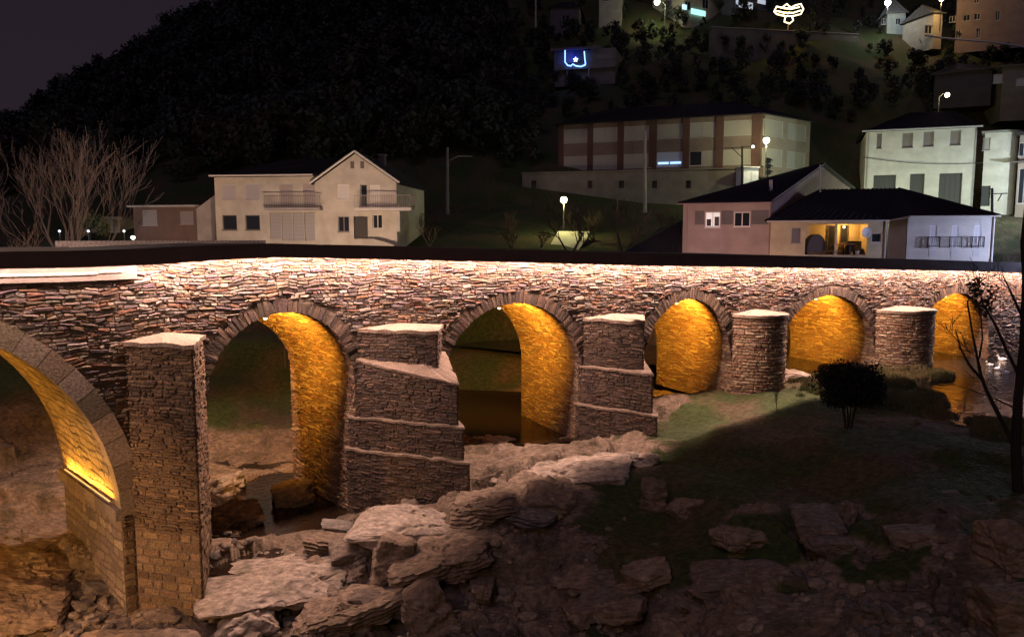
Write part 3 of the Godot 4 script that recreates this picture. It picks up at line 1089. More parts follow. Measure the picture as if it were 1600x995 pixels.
func wall_holes(mb: MB, t: Transform3D, r: Rect2, holes: Array, depth: float, col: Color) -> void:
	var xs := [r.position.x, r.end.x]
	var ys := [r.position.y, r.end.y]
	for h in holes:
		xs.append(h.position.x); xs.append(h.end.x); ys.append(h.position.y); ys.append(h.end.y)
	xs.sort(); ys.sort()
	for i in xs.size() - 1:
		for j in ys.size() - 1:
			if xs[i + 1] - xs[i] < 1e-4 or ys[j + 1] - ys[j] < 1e-4: continue
			var m := Vector2((xs[i] + xs[i + 1]) / 2, (ys[j] + ys[j + 1]) / 2)
			var skip := false
			for h in holes:
				if h.has_point(m): skip = true
			if skip or not r.has_point(m): continue
			mb.quad(t * Vector3(xs[i], ys[j], 0), t * Vector3(xs[i + 1], ys[j], 0), t * Vector3(xs[i + 1], ys[j + 1], 0), t * Vector3(xs[i], ys[j + 1], 0), t.basis.z, col)
	for h in holes:
		var a: Vector2 = h.position; var b: Vector2 = h.end
		var c: Vector3 = t * Vector3((a.x + b.x) / 2, (a.y + b.y) / 2, 0)
		for e in [[a.x, a.y, b.x, a.y], [b.x, a.y, b.x, b.y], [b.x, b.y, a.x, b.y], [a.x, b.y, a.x, a.y]]:
			var p0 := t * Vector3(e[0], e[1], 0); var p1 := t * Vector3(e[2], e[3], 0)
			mb.quad(p0, p1, t * Vector3(e[2], e[3], -depth), t * Vector3(e[0], e[1], -depth), c - (p0 + p1) / 2, col)

func window(root: Node3D, t: Transform3D, r: Rect2, kind: String, depth := 0.16, fcol := Color(0.5, 0.48, 0.45), glass: Material = null) -> void:
	var fm := MB.new()
	var w := 0.06
	var z0 := -depth
	var z1 := -depth + 0.05
	var a := r.position; var b := r.end
	lbox(fm, t, Rect2(a.x, a.y, r.size.x, w), z0, z1, fcol)
	lbox(fm, t, Rect2(a.x, b.y - w, r.size.x, w), z0, z1, fcol)
	lbox(fm, t, Rect2(a.x, a.y + w, w, r.size.y - 2 * w), z0, z1, fcol)
	lbox(fm, t, Rect2(b.x - w, a.y + w, w, r.size.y - 2 * w), z0, z1, fcol)
	if kind == "two" or kind == "lit":
		lbox(fm, t, Rect2((a.x + b.x) / 2 - 0.035, a.y + w, 0.07, r.size.y - 2 * w), z0, z1, fcol)
	lbox(fm, t, Rect2(a.x - 0.06, a.y - 0.07, r.size.x + 0.12, 0.066), -depth + 0.06, 0.07, fcol)
	var o := part("window", fm, M.paint, root)
	var pm := MB.new()
	if kind == "shutter":
		var n := maxi(4, int(r.size.y / 0.11))
		for k in n:
			var h := (r.size.y - 2 * w) / n
			lbox(pm, t, Rect2(a.x + w, a.y + w + k * h + 0.012, r.size.x - 2 * w, h - 0.012), z0 + 0.0, z0 + 0.035, fcol * 0.9)
		lbox(pm, t, Rect2(a.x + w, a.y + w, r.size.x - 2 * w, r.size.y - 2 * w), z0 - 0.03, z0 + 0.012, fcol * 0.5)
		part("shutter", pm, M.paint, root, o)
	else:
		lbox(pm, t, Rect2(a.x + w, a.y + w, r.size.x - 2 * w, r.size.y - 2 * w), z0 - 0.03, z0 + 0.01)
		part("pane", pm, glass if glass else M.glass, root, o)

func rail(root: Node3D, pts: Array, h: float, col: Color, gap := 0.14, called := "railing") -> void:
	var mb := MB.new()
	for k in range(1, pts.size()):
		var a: Vector3 = pts[k - 1]; var b: Vector3 = pts[k]
		var d := (b - a)
		var L := d.length()
		var x := d / L
		var t := Transform3D(Basis(x, Vector3.UP, x.cross(Vector3.UP)), (a + b) / 2)
		mb.box(t.translated(Vector3(0, h, 0)), Vector3(L, 0.05, 0.05), col)
		mb.box(t.translated(Vector3(0, 0.1, 0)), Vector3(L, 0.035, 0.035), col)
		var n := int(L / gap)
		for j in n + 1:
			mb.box(Transform3D(t.basis, a + d * (float(j) / n) + Vector3(0, h / 2, 0)), Vector3(0.022, h, 0.022), col)
	part(called, mb, M.paint, root)

func roof_slopes(root: Node3D, quads: Array, col: Color, called := "roof", th := 0.14) -> MeshInstance3D:
	# each slope: 3 or 4 world points, given a thickness
	var mb := MB.new()
	for q in quads:
		var n: Vector3 = (q[1] - q[0]).cross(q[2] - q[0]).normalized()
		if n.y < 0: n = -n
		var lo := []
		for p in q: lo.append(p - n * th)
		for k in range(1, q.size() - 1):
			mb.tri(q[0], q[k], q[k + 1], n, col)
			mb.tri(lo[0], lo[k], lo[k + 1], -n, col)
		var c := Vector3.ZERO
		for p in q: c += p / q.size()
		for k in q.size():
			var j: int = (k + 1) % q.size()
			mb.quad(q[k], q[j], lo[j], lo[k], (q[k] + q[j]) / 2.0 - c, col)
		# rows of tiles: low ribs down the slope
		if q.size() >= 3:
			var e: Vector3 = (q[1] - q[0])
			var L := e.length()
			var m := int(L / 0.45)
			var tops: Vector3 = q[2] if q.size() == 3 else q[3]
			var topr: Vector3 = q[2]
			for k in range(1, m):
				var f := float(k) / m
				var p0: Vector3 = q[0] + e * f
				var p1: Vector3 = tops.lerp(topr, f)
				mb.tube(PackedVector3Array([p0 + n * 0.02, p1 + n * 0.02]), PackedFloat32Array([0.06, 0.06]), 4, col * rng.randf_range(0.8, 1.2))
	return part(called, mb, M.tile, root)

func shell(mb: MB, t: Transform3D, x0: float, x1: float, y0: float, y1: float, depth: float, col: Color) -> void:
	# left, right and back walls and a floor lid behind a front wall
	var p := func(x: float, y: float, z: float) -> Vector3: return t * Vector3(x, y, z)
	mb.quad(p.call(x0, y0, 0), p.call(x0, y0, -depth), p.call(x0, y1, -depth), p.call(x0, y1, 0), -t.basis.x, col)
	mb.quad(p.call(x1, y0, 0), p.call(x1, y0, -depth), p.call(x1, y1, -depth), p.call(x1, y1, 0), t.basis.x, col)
	mb.quad(p.call(x0, y0, -depth), p.call(x1, y0, -depth), p.call(x1, y1, -depth), p.call(x0, y1, -depth), -t.basis.z, col)
	mb.quad(p.call(x0, y1, 0), p.call(x1, y1, 0), p.call(x1, y1, -depth), p.call(x0, y1, -depth), Vector3.UP, col)
	# a dark inner wall a little behind the openings
	mb.quad(p.call(x0, y0, -0.5), p.call(x1, y0, -0.5), p.call(x1, y1, -0.5), p.call(x0, y1, -0.5), t.basis.z, col)

func tp(t: Transform3D, q: Vector2, z := 0.0) -> Vector3:
	return t * Vector3(q.x, q.y, z)

var ROOF := Color(0.020, 0.017, 0.020)

func house_cream_two_storey() -> void:
	var t := face(334, 63.0, 494, 62.0)
	var t2 := t.translated_local(Vector3(0, 0, 0.25))
	var base := loc(t, 334, 392)
	var root := thing("house", "cream two storey house with a front gable, two balconies and closed shutters", "house", tp(t, base))
	var col := Color(0.50, 0.44, 0.35)
	var y0 := base.y - 1.5
	var el := loc(t, 334, 276)
	var er := loc(t, 494, 275)
	var wl := [rc(t, 347, 288, 368, 312), rc(t, 383, 287, 405, 312)]
	var wd := [rc(t, 347, 336, 369, 359), rc(t, 383, 336, 405, 359)]
	var ups := [rc(t, 437, 287, 457, 322), rc(t, 474, 286, 493.5, 322)]
	var gar := [rc(t, 422, 332, 438.5, 373), rc(t, 440.5, 332, 456, 376), rc(t, 458, 332, 474, 376), rc(t, 476, 332, 491, 376)]
	var mb := MB.new()
	wall_holes(mb, t, Rect2(el.x, y0, er.x - el.x, el.y - y0), wl + wd + ups + gar, 0.2, col)
	shell(mb, t, el.x, er.x, y0, el.y, 9.0, col)
	part("wall", mb, M.plaster, root)
	for w in wl: window(root, t, w, "shutter", 0.1, Color(0.42, 0.38, 0.36))
	for w in wd: window(root, t, w, "pane", 0.18, Color(0.12, 0.10, 0.09))
	for w in ups: window(root, t, w, "shutter", 0.14, Color(0.36, 0.30, 0.27))
	for w in gar:
		var gm := MB.new()
		lbox(gm, t, w.grow(-0.03), -0.16, -0.1, Color(0.30, 0.28, 0.27))
		for k in 7: lbox(gm, t, Rect2(w.position.x + 0.05, w.position.y + (k + 0.5) * w.size.y / 7.5, w.size.x - 0.1, 0.03), -0.1, -0.085, Color(0.24, 0.22, 0.21))
		part("garage_door", gm, M.paint, root)
	# gable block, a little proud
	var gl := loc(t2, 491, 275, 0)
	var gr := loc(t2, 619, 281, 0)
	var ga := loc(t2, 555, 239, 0)
	var gw := [rc(t2, 527, 288, 545, 312), rc(t2, 563, 288, 573, 323), rc(t2, 578, 289, 593, 323), rc(t2, 528, 338, 545, 362), rc(t2, 553, 338, 574, 373), rc(t2, 582, 335, 597, 357), rc(t2, 547.5, 252, 553, 263), rc(t2, 563, 252, 568.5, 263)]
	mb = MB.new()
	var ey := gr.y
	var low := gw.slice(0, 6)
	wall_holes(mb, t2, Rect2(gl.x, y0, gr.x - gl.x, ey - y0), low, 0.2, col)
	shell(mb, t2, gl.x, gr.x, y0, ey, 9.5, col)
	mb.prism(PackedVector2Array([Vector2(gl.x, ey), Vector2(gr.x, ey), ga]), -0.3, 0.0, t2, col)
	part("gable_wall", mb, M.plaster, root)
	window(root, t2, gw[0], "shutter", 0.12, Color(0.6, 0.55, 0.5))
	window(root, t2, gw[1], "pane", 0.18, Color(0.3, 0.27, 0.24))
	window(root, t2, gw[2], "shutter", 0.12, Color(0.62, 0.57, 0.5))
	window(root, t2, gw[3], "two", 0.15, Color(0.2, 0.17, 0.15))
	window(root, t2, gw[5], "two", 0.15, Color(0.5, 0.46, 0.4))
	var dm := MB.new()
	lbox(dm, t2, gw[4].grow(-0.03), -0.2, -0.14, Color(0.05, 0.04, 0.035))
	part("door", dm, M.paint, root)
	for k in [6, 7]:
		var am := MB.new()
		lbox(am, t2, gw[k], -0.02, 0.03, Color(0.12, 0.09, 0.08))
		part("attic_vent", am, M.paint, root)
	# roof
	var over := 0.25
	var rz := -4.6
	var apex := tp(t2, ga + Vector2(0, 0.12), over)
	var ridge_y := ga.y + 0.12
	var e0 := tp(t, Vector2(el.x - 0.25, el.y + 0.05), 0.35)
	var e1 := tp(t, Vector2(gl.x, el.y + 0.05), 0.35)
	var rl := tp(t, Vector2(el.x + 4.4, ridge_y - 0.1), rz)
	var rr := tp(t, Vector2(ga.x, ridge_y), rz)
	var bl := tp(t, Vector2(el.x - 0.25, el.y + 0.05), -9.3)
	roof_slopes(root, [[e0, e1, rr, rl], [bl, e0, rl], [tp(t2, Vector2(gl.x - 0.3, ey - 0.2), over), apex, tp(t2, Vector2(ga.x, ridge_y), -9.7), tp(t2, Vector2(gl.x - 0.3, ey - 0.2), -9.7)], [tp(t2, Vector2(gr.x + 0.3, ey - 0.2), over), apex, tp(t2, Vector2(ga.x, ridge_y), -9.7), tp(t2, Vector2(gr.x + 0.3, ey - 0.2), -9.7)]], ROOF)
	# pale verge boards along the gable and the eave
	var vm := MB.new()
	for e in [[Vector2(gl.x - 0.32, ey - 0.22), ga + Vector2(0, 0.14)], [ga + Vector2(0, 0.14), Vector2(gr.x + 0.32, ey - 0.22)]]:
		var a := tp(t2, e[0], over + 0.03); var b := tp(t2, e[1], over + 0.03)
		vm.tube(PackedVector3Array([a, b]), PackedFloat32Array([0.08, 0.08]), 4, Color(0.62, 0.58, 0.5))
	vm.tube(PackedVector3Array([e0 + Vector3(0, 0, 0.05), tp(t, Vector2(gl.x - 0.1, el.y + 0.05), 0.4)]), PackedFloat32Array([0.07, 0.07]), 5, Color(0.55, 0.5, 0.44))
	part("gutter", vm, M.paint, root)
	var cm := MB.new()
	var ch := rc(t, 592, 243, 601, 275, -4.0)
	lbox(cm, t, ch, -4.4, -3.9, Color(0.10, 0.09, 0.09))
	lbox(cm, t, Rect2(ch.position.x - 0.1, ch.end.y, ch.size.x + 0.2, 0.12), -4.5, -3.8, Color(0.14, 0.12, 0.12))
	part("chimney", cm, M.plaster, root)
	# balconies
	var bal := MB.new()
	var bl1 := rc(t, 421, 325, 506, 329)
	lbox(bal, t, bl1, 0.002, 1.0, Color(0.34, 0.30, 0.27))
	part("balcony", bal, M.plaster, root)
	rail(root, [tp(t, Vector2(bl1.position.x, bl1.end.y), 0.95), tp(t, Vector2(bl1.end.x, bl1.end.y), 0.95)], 0.95, Color(0.16, 0.13, 0.12))
	bal = MB.new()
	var bl2 := rc(t2, 560, 325, 648, 330)
	lbox(bal, t2, bl2, 0.002, 1.1, Color(0.55, 0.5, 0.44))
	part("balcony", bal, M.plaster, root)
	rail(root, [tp(t2, Vector2(bl2.position.x, bl2.end.y), 1.05), tp(t2, bl2.end, 1.05), tp(t2, bl2.end, 0.05)], 0.95, Color(0.22, 0.19, 0.17))
	# outside stair and side post
	var stm := MB.new()
	var sa := loc(t2, 573, 373); var sb := loc(t2, 622, 388)
	stm.prism(PackedVector2Array([Vector2(sa.x, sa.y), Vector2(sa.x + 0.9, sa.y), Vector2(sb.x, sb.y + 0.3), Vector2(sb.x, y0), Vector2(sa.x, y0)]), 0.15, 1.2, t2, Color(0.42, 0.37, 0.30))
	part("stair", stm, M.plaster, root)
	var pm := MB.new()
	lbox(pm, t2, rc(t2, 619.5, 330, 627, 362), 0.1, 0.5, Color(0.48, 0.44, 0.38))
	part("post", pm, M.plaster, root)
	# --- low annex with a sloping wing wall
	var t3 := face(206, 66.0, 334, 64.5)
	var b3 := loc(t3, 206, 392)
	var ax := thing("annex", "low dark outbuilding with a thin pale roof edge beside the cream house", "building", tp(t3, b3))
	var am := MB.new()
	var tl := loc(t3, 207, 324); var tr := loc(t3, 305, 324)
	var ah := [rc(t3, 222, 328, 244, 352), rc(t3, 281, 330, 301, 350)]
	wall_holes(am, t3, Rect2(tl.x, b3.y - 1.5, tr.x - tl.x, tl.y - b3.y + 1.5), ah, 0.15, Color(0.13, 0.085, 0.07))
	shell(am, t3, tl.x, tr.x, b3.y - 1.5, tl.y, 6.0, Color(0.13, 0.10, 0.09))
	part("wall", am, M.plaster, ax)
	window(ax, t3, ah[0], "shutter", 0.1, Color(0.25, 0.23, 0.22))
	window(ax, t3, ah[1], "shutter", 0.1, Color(0.22, 0.19, 0.18))
	am = MB.new()
	lbox(am, t3, Rect2(tl.x - 0.3, tl.y, tr.x - tl.x + 0.5, 0.16), -6.2, 0.4, Color(0.34, 0.31, 0.28))
	part("roof", am, M.plaster, ax)
	am = MB.new()
	am.prism(PackedVector2Array([Vector2(tr.x + 0.05, b3.y - 1.5), loc(t3, 336, 395), loc(t3, 336, 304), Vector2(tr.x + 0.05, loc(t3, 306, 326).y)]), -0.3, 0.0, t3, Color(0.30, 0.26, 0.22))
	part("wing_wall", am, M.plaster, ax)

func brick_block() -> void:
	var t := face(872, 97.0, 1190, 88.0)
	var t2 := face(1190, 88.0, 1266, 95.0)
	var b := loc(t, 872, 272)
	var root := thing("brick_building", "long two storey brick building with rows of pale shutters on a high wall", "building", tp(t, b))
	var brick := Color(0.105, 0.058, 0.044)
	var pale := Color(0.20, 0.155, 0.13)
	var l := loc(t, 872, 195); var r := loc(t, 1190, 178)
	var y0 := b.y - 1.0
	var top := l.y
	var W1 := r.x
	var bays := [[881, 918], [927, 965], [975, 1014], [1027, 1067], [1078, 1118], [1131, 1175]]
	var holes := []
	var kinds := []
	for k in bays.size():
		var x0: float = loc(t, bays[k][0], 220).x; var x1: float = loc(t, bays[k][1], 220).x
		holes.append(Rect2(x0, top - 2.35, x1 - x0, 1.75)); kinds.append("shutter")
		holes.append(Rect2(x0, top - 5.6, x1 - x0, 1.75)); kinds.append("shutter" if k != 4 else "mixed")
	var mb := MB.new()
	wall_holes(mb, t, Rect2(0, y0, W1, top - y0), holes, 0.15, pale)
	shell(mb, t, 0, W1, y0, top, 9.0, pale)
	part("wall", mb, M.plaster, root)
	# brick pilasters between the bays
	for k in bays.size() + 1:
		var x0: float = 0.0 if k == 0 else loc(t, bays[k - 1][1], 220).x + 0.02
		var x1: float = W1 if k == bays.size() else loc(t, bays[k][0], 220).x - 0.02
		var pm := MB.new()
		lbox(pm, t, Rect2(x0, y0, x1 - x0, top - y0), 0.003, 0.14, brick)
		part("brick_pilaster", pm, M.plaster, root)
	for k in holes.size():
		var h: Rect2 = holes[k]
		if k == 7:   # lit bay
			var sm := MB.new()
			lbox(sm, t, h, -0.14, -0.06, Color(0.38, 0.45, 0.62))
			part("shop_front", sm, M.paint, root)
			for q in [0.05, 0.53]:
				var gm := MB.new()
				lbox(gm, t, Rect2(h.position.x + h.size.x * q, h.position.y + 0.36, h.size.x * 0.42, 0.24), -0.05, 0.0)
				part("light_tube", gm, glow(Color(0.35, 0.6, 1.0), 1.4), root)
			continue
		for q in 2:
			window(root, t, Rect2(h.position.x + h.size.x * 0.5 * q + 0.02, h.position.y + 0.06, h.size.x * 0.5 - 0.04, h.size.y - 0.08), "pane" if (k == 9 and q == 0) else "shutter", 0.1, Color(0.36, 0.34, 0.30))
	# right end
	var W2 := loc(t2, 1266, 220).x
	var h2 := []
	for q in [[1192, 1223], [1230, 1259]]:
		var x0: float = loc(t2, q[0], 220).x; var x1: float = loc(t2, q[1], 220).x
		h2.append(Rect2(x0 + 0.1, top - 2.4, x1 - x0, 1.8)); h2.append(Rect2(x0 + 0.1, top - 5.7, x1 - x0, 1.9))
	mb = MB.new()
	wall_holes(mb, t2, Rect2(0, y0, W2, top - y0), h2, 0.15, Color(0.34, 0.30, 0.24))
	shell(mb, t2, 0, W2, y0, top - 0.02, 3.0, pale)
	part("end_wall", mb, M.plaster, root)
	for h in h2: window(root, t2, h, "shutter", 0.1, Color(0.42, 0.42, 0.36))
	# roof: low hip
	var o := 0.5
	var A := tp(t, Vector2(-o, top), o); var B := tp(t, Vector2(W1 + 0.3, top), o)
	var C := tp(t2, Vector2(W2 + o, top), o)
	var D := tp(t, Vector2(-o, top), -10)
	var R0 := tp(t, Vector2(5, top + 2.3), -5); var R1 := tp(t, Vector2(W1 - 3.5, top + 2.3), -5)
	roof_slopes(root, [[A, B, R1, R0], [B, C, R1], [D, A, R0]], ROOF)
	# --- retaining wall in front
	var t3 := face(816, 92.0, 1166, 85.5)
	var a3 := loc(t3, 816, 271); var c3 := loc(t3, 1166, 259); var f3 := loc(t3, 816, 332)
	var wallt := thing("retaining_wall", "tall grey rendered retaining wall with small square openings below the brick building", "wall", tp(t3, f3))
	var hs := []
	for q in [834, 922, 971, 1023, 1076]: hs.append(rc(t3, q - 4, 282, q + 4, 294))
	mb = MB.new()
	wall_holes(mb, t3, Rect2(a3.x, f3.y - 3.0, c3.x - a3.x, a3.y - f3.y + 3.0), hs, 0.3, Color(0.20, 0.18, 0.15))
	shell(mb, t3, a3.x, c3.x, f3.y - 3.0, a3.y, 5.0, Color(0.2, 0.18, 0.15))
	part("wall", mb, M.plaster, wallt)
	for h in hs:
		var gm := MB.new()
		lbox(gm, t3, h, -0.3, -0.26, Color(0.05, 0.045, 0.04))
		part("opening", gm, M.paint, wallt)
	mb = MB.new()
	lbox(mb, t3, Rect2(a3.x - 0.1, a3.y, c3.x - a3.x + 0.2, 0.12), -0.6, 0.1, Color(0.22, 0.2, 0.17))
	part("coping", mb, M.plaster, wallt)
	# white lit kiosk beside the wall
	var t4 := face(1162, 84.0, 1186, 84.6)
	var kr := rc(t4, 1162, 262, 1186, 292)
	var kio := thing("kiosk", "small bright white cabin at the end of the retaining wall", "cabin", tp(t4, kr.position))
	mb = MB.new()
	lbox(mb, t4, kr.grow_individual(0, 0, 0, 0), -1.4, 0, Color(0.75, 0.78, 0.85))
	part("wall", mb, M.plaster, kio)
	mb = MB.new()
	lbox(mb, t4, rc(t4, 1174, 269, 1184, 291), 0.003, 0.05, Color(0.6, 0.64, 0.72))
	part("door", mb, M.paint, kio)
	mb = MB.new()
	lbox(mb, t4, Rect2(kr.position.x - 0.1, kr.end.y, kr.size.x + 0.2, 0.1), -1.5, 0.15, Color(0.6, 0.62, 0.66))
	part("roof", mb, M.paint, kio)

func pink_house() -> void:
	var t := face(1067, 60.0, 1204, 57.5)
	var t2 := face(1204, 57.5, 1332, 71.0)
	var b := loc(t, 1067, 412)
	var root := thing("pink_house", "pink house with a grey window band and dark hipped roof behind the bridge", "house", tp(t, b))
	var y0 := b.y - 2.0
	var l := loc(t, 1067, 318); var r := loc(t, 1204, 313)
	var top := l.y
	var col := Color(0.42, 0.32, 0.295)
	var w1 := rc(t, 1102, 331, 1126, 355); var w2 := rc(t, 1147, 331, 1173, 354)
	var mb := MB.new()
	wall_holes(mb, t, Rect2(0, y0, r.x, top - y0), [w1, w2], 0.16, col)
	shell(mb, t, 0, r.x, y0, top, 10.0, col)
	part("wall", mb, M.plaster, root)
	var band := MB.new()
	var by := rc(t, 1086, 328, 1202, 351)
	for e in [[by.position.x, w1.position.x - 0.08], [w1.end.x + 0.08, w2.position.x - 0.08], [w2.end.x + 0.08, by.end.x]]:
		lbox(band, t, Rect2(e[0], by.position.y, e[1] - e[0], by.size.y), 0.003, 0.02, Color(0.19, 0.165, 0.165))
	part("painted_band", band, M.plaster, root)
	window(root, t, w1, "lit", 0.1, Color(0.75, 0.72, 0.7), glow(Color(1.0, 0.86, 0.80), 0.55))
	window(root, t, w2, "two", 0.1, Color(0.75, 0.72, 0.7))
	# dark blind and a plant behind the lit window
	mb = MB.new()
	lbox(mb, t, Rect2(w1.position.x + 0.1, w1.position.y + 0.1, w1.size.x * 0.3, w1.size.y * 0.45), -0.088, -0.075, Color(0.05, 0.04, 0.04))
	lbox(mb, t, Rect2(w1.position.x + w1.size.x * 0.62, w1.position.y + 0.1, w1.size.x * 0.3, w1.size.y * 0.6), -0.088, -0.075, Color(0.09, 0.07, 0.08))
	part("curtain", mb, M.paint, root)
	var dp := MB.new()
	var p0 := loc(t, 1074, 360)
	dp.tube(PackedVector3Array([tp(t, Vector2(p0.x, y0), 0.06), tp(t, Vector2(p0.x, top), 0.06)]), PackedFloat32Array([0.05, 0.05]), 6, Color(0.3, 0.24, 0.22))
	part("downpipe", dp, M.paint, root)
	# gable end of rough pinkish stone
	var W2 := loc(t2, 1332, 300).x
	var apx := loc(t2, 1285, 258)
	mb = MB.new()
	mb.prism(PackedVector2Array([Vector2(0, y0), Vector2(W2, y0), Vector2(W2, loc(t2, 1331, 296).y), apx, Vector2(0, top)]), -0.3, 0.0, t2, Color(0.27, 0.18, 0.16))
	part("gable_wall", mb, M.plaster, root)
	var ap := tp(t2, apx + Vector2(0, 0.15), 0.25)
	var A := tp(t, Vector2(-0.4, top + 0.05), 0.45); var B := tp(t, Vector2(r.x + 0.15, top + 0.05), 0.45)
	var RL := at(1256, 263, 65.0)
	var back := tp(t2, Vector2(W2 + 0.3, loc(t2, 1331, 296).y + 0.1), 0.25)
	var backl := tp(t, Vector2(-0.4, top + 0.05), -10.5)
	roof_slopes(root, [[A, B, ap, RL], [backl, A, RL], [back, ap, RL]], ROOF)
	var g := MB.new()
	g.tube(PackedVector3Array([B, ap]), PackedFloat32Array([0.06, 0.06]), 4, Color(0.30, 0.22, 0.2))
	g.tube(PackedVector3Array([A + Vector3(0, -0.1, 0.05), B + Vector3(0, -0.1, 0.05)]), PackedFloat32Array([0.05, 0.05]), 5, Color(0.34, 0.24, 0.22))
	part("gutter", g, M.paint, root)
	var ch := MB.new()
	ch.tube(PackedVector3Array([at(1205, 303, 59.5), at(1205, 281, 59.5)]), PackedFloat32Array([0.14, 0.14]), 8, Color(0.3, 0.27, 0.26))
	part("flue", ch, M.paint, root)
	ch = MB.new()
	ch.tube(PackedVector3Array([at(1282, 300, 60.0), at(1282, 257, 60.0)]), PackedFloat32Array([0.05, 0.05]), 6, Color(0.3, 0.27, 0.26))
	part("vent_pipe", ch, M.paint, root)

func cream_low_house() -> void:
	var t := face(1204, 57.0, 1388, 55.5)
	var t2 := face(1418, 54.5, 1556, 52.5)
	var t3 := face(1388, 55.5, 1418, 54.5)
	var b := loc(t, 1204, 425)
	var root := thing("low_house", "low cream house with an open veranda, satellite dish and dark hipped roof", "house", tp(t, b))
	var y0 := b.y - 2.0
	var top := loc(t, 1204, 345).y
	var col := Color(0.56, 0.44, 0.27)
	var W1 := loc(t, 1388, 345).x
	var win := rc(t, 1237, 356, 1252, 379)
	var ver := rc(t, 1258, 350, 1357, 398)
	var win2 := rc(t, 1362, 364, 1378, 379)
	var mb := MB.new()
	wall_holes(mb, t, Rect2(0, y0, W1, top - y0), [win, ver, win2], 0.16, col)
	# veranda recess
	var p := func(x: float, y: float, z: float) -> Vector3: return t * Vector3(x, y, z)
	var a := ver.position; var e := ver.end
	var d := -2.2
	mb.quad(p.call(a.x, a.y, d), p.call(e.x, a.y, d), p.call(e.x, e.y, d), p.call(a.x, e.y, d), t.basis.z, col)
	mb.quad(p.call(a.x, a.y, d), p.call(a.x, a.y, -0.16), p.call(a.x, e.y, -0.16), p.call(a.x, e.y, d), t.basis.x, col)
	mb.quad(p.call(e.x, a.y, d), p.call(e.x, a.y, -0.16), p.call(e.x, e.y, -0.16), p.call(e.x, e.y, d), -t.basis.x, col)
	mb.quad(p.call(a.x, a.y, d), p.call(e.x, a.y, d), p.call(e.x, a.y, -0.16), p.call(a.x, a.y, -0.16), Vector3.UP, Color(0.25, 0.2, 0.16))
	mb.quad(p.call(a.x, e.y, d), p.call(e.x, e.y, d), p.call(e.x, e.y, -0.16), p.call(a.x, e.y, -0.16), Vector3.DOWN, col)
	part("wall", mb, M.plaster, root)
	window(root, t, win, "shutter", 0.12, Color(0.20, 0.17, 0.18))
	window(root, t, win2, "pane", 0.14, Color(0.5, 0.42, 0.34))
	var pm := MB.new()
	lbox(pm, t, Rect2(loc(t, 1306, 380).x, a.y, 0.14, ver.size.y), -0.3, -0.16, Color(0.6, 0.5, 0.36))
	part("veranda_post", pm, M.plaster, root)
	for q in [[1292, 1306, 352, 392], [1312, 1326, 352, 380]]:
		var r := rc(t, q[0], q[2], q[1], q[3], -2.2)
		window(root, t, r, "pane", 2.12, Color(0.10, 0.07, 0.06))
	# right wing
	var W2 := loc(t2, 1556, 345).x
	var top2 := loc(t2, 1418, 338).y
	var cw := Color(0.58, 0.53, 0.46)
	var hs := []
	for q in [1459, 1493, 1528]: hs.append(rc(t2, q - 6.5, 352, q + 6.5, 386))
	mb = MB.new()
	wall_holes(mb, t2, Rect2(0, y0, W2, top2 - y0), hs, 0.1, cw)
	shell(mb, t2, 0, W2, y0, top2, 9.0, cw)
	part("wing_wall", mb, M.plaster, root)
	mb = MB.new()
	var W3 := loc(t3, 1418, 345).x
	mb.prism(PackedVector2Array([Vector2(0, y0), Vector2(W3, y0), Vector2(W3, top2), Vector2(0, top)]), -0.3, 0.0, t3, Color(0.57, 0.50, 0.38))
	part("corner_wall", mb, M.plaster, root)
	for h in hs:
		window(root, t2, h, "shutter", 0.08, Color(0.66, 0.63, 0.60))
		var bx: float = h.position.x - 0.12; var ex: float = h.end.x + 0.18
		rail(root, [tp(t2, Vector2(bx, h.position.y - 0.02), 0.05), tp(t2, Vector2(bx, h.position.y - 0.02), 0.35), tp(t2, Vector2(ex, h.position.y - 0.02), 0.35), tp(t2, Vector2(ex, h.position.y - 0.02), 0.05)], 0.72, Color(0.035, 0.03, 0.04), 0.11, "window_railing")
		var vm := MB.new()
		lbox(vm, t2, Rect2(h.position.x + 0.02, h.position.y - 0.62, h.size.x - 0.04, 0.4), 0.002, 0.03, Color(0.45, 0.42, 0.40))
		part("vent_panel", vm, M.paint, root)
	# roof
	var A := tp(t, Vector2(-0.35, top + 0.03), 0.5); var B := tp(t, Vector2(W1, top + 0.06), 0.5)
	var B2 := tp(t2, Vector2(0.1, top2 + 0.06), 0.5)
	var C := tp(t2, Vector2(W2 + 0.25, top2 + 0.03), 0.5)
	var R0 := at(1284, 296, 61.5); var R1 := at(1405, 294, 60.0)
	R1.y = R0.y
	var D := tp(t2, Vector2(W2 + 0.25, top2 + 0.03), -9.0)
	var E := tp(t, Vector2(-0.35, top + 0.03), -9.0)
	roof_slopes(root, [[A, B, R1, R0], [B, B2, R1], [B2, C, R1], [C, D, R1], [E, A, R0]], ROOF)
	var g := MB.new()
	g.tube(PackedVector3Array([A + Vector3(0, -0.08, 0), B + Vector3(0, -0.08, 0), B2 + Vector3(0, -0.08, 0), C + Vector3(0, -0.08, 0)]), PackedFloat32Array([0.06, 0.06, 0.06, 0.06]), 5, Color(0.5, 0.44, 0.36))
	part("gutter", g, M.paint, root)
	var dpm := MB.new()
	for q in [[t, 1384.0], [t2, 1553.0]]:
		var x: float = loc(q[0], q[1], 360).x
		dpm.tube(PackedVector3Array([tp(q[0], Vector2(x, y0), 0.07), tp(q[0], Vector2(x, top2 - 0.1), 0.07)]), PackedFloat32Array([0.045, 0.045]), 6, Color(0.5, 0.46, 0.42))
	part("downpipe", dpm, M.paint, root)
	# satellite dish
	var dp := at(1354, 363, 54.6)
	var dish := thing("satellite_dish", "round white satellite dish on the veranda of the low cream house", "dish", dp)
	var dm := MB.new()
	var prev := []
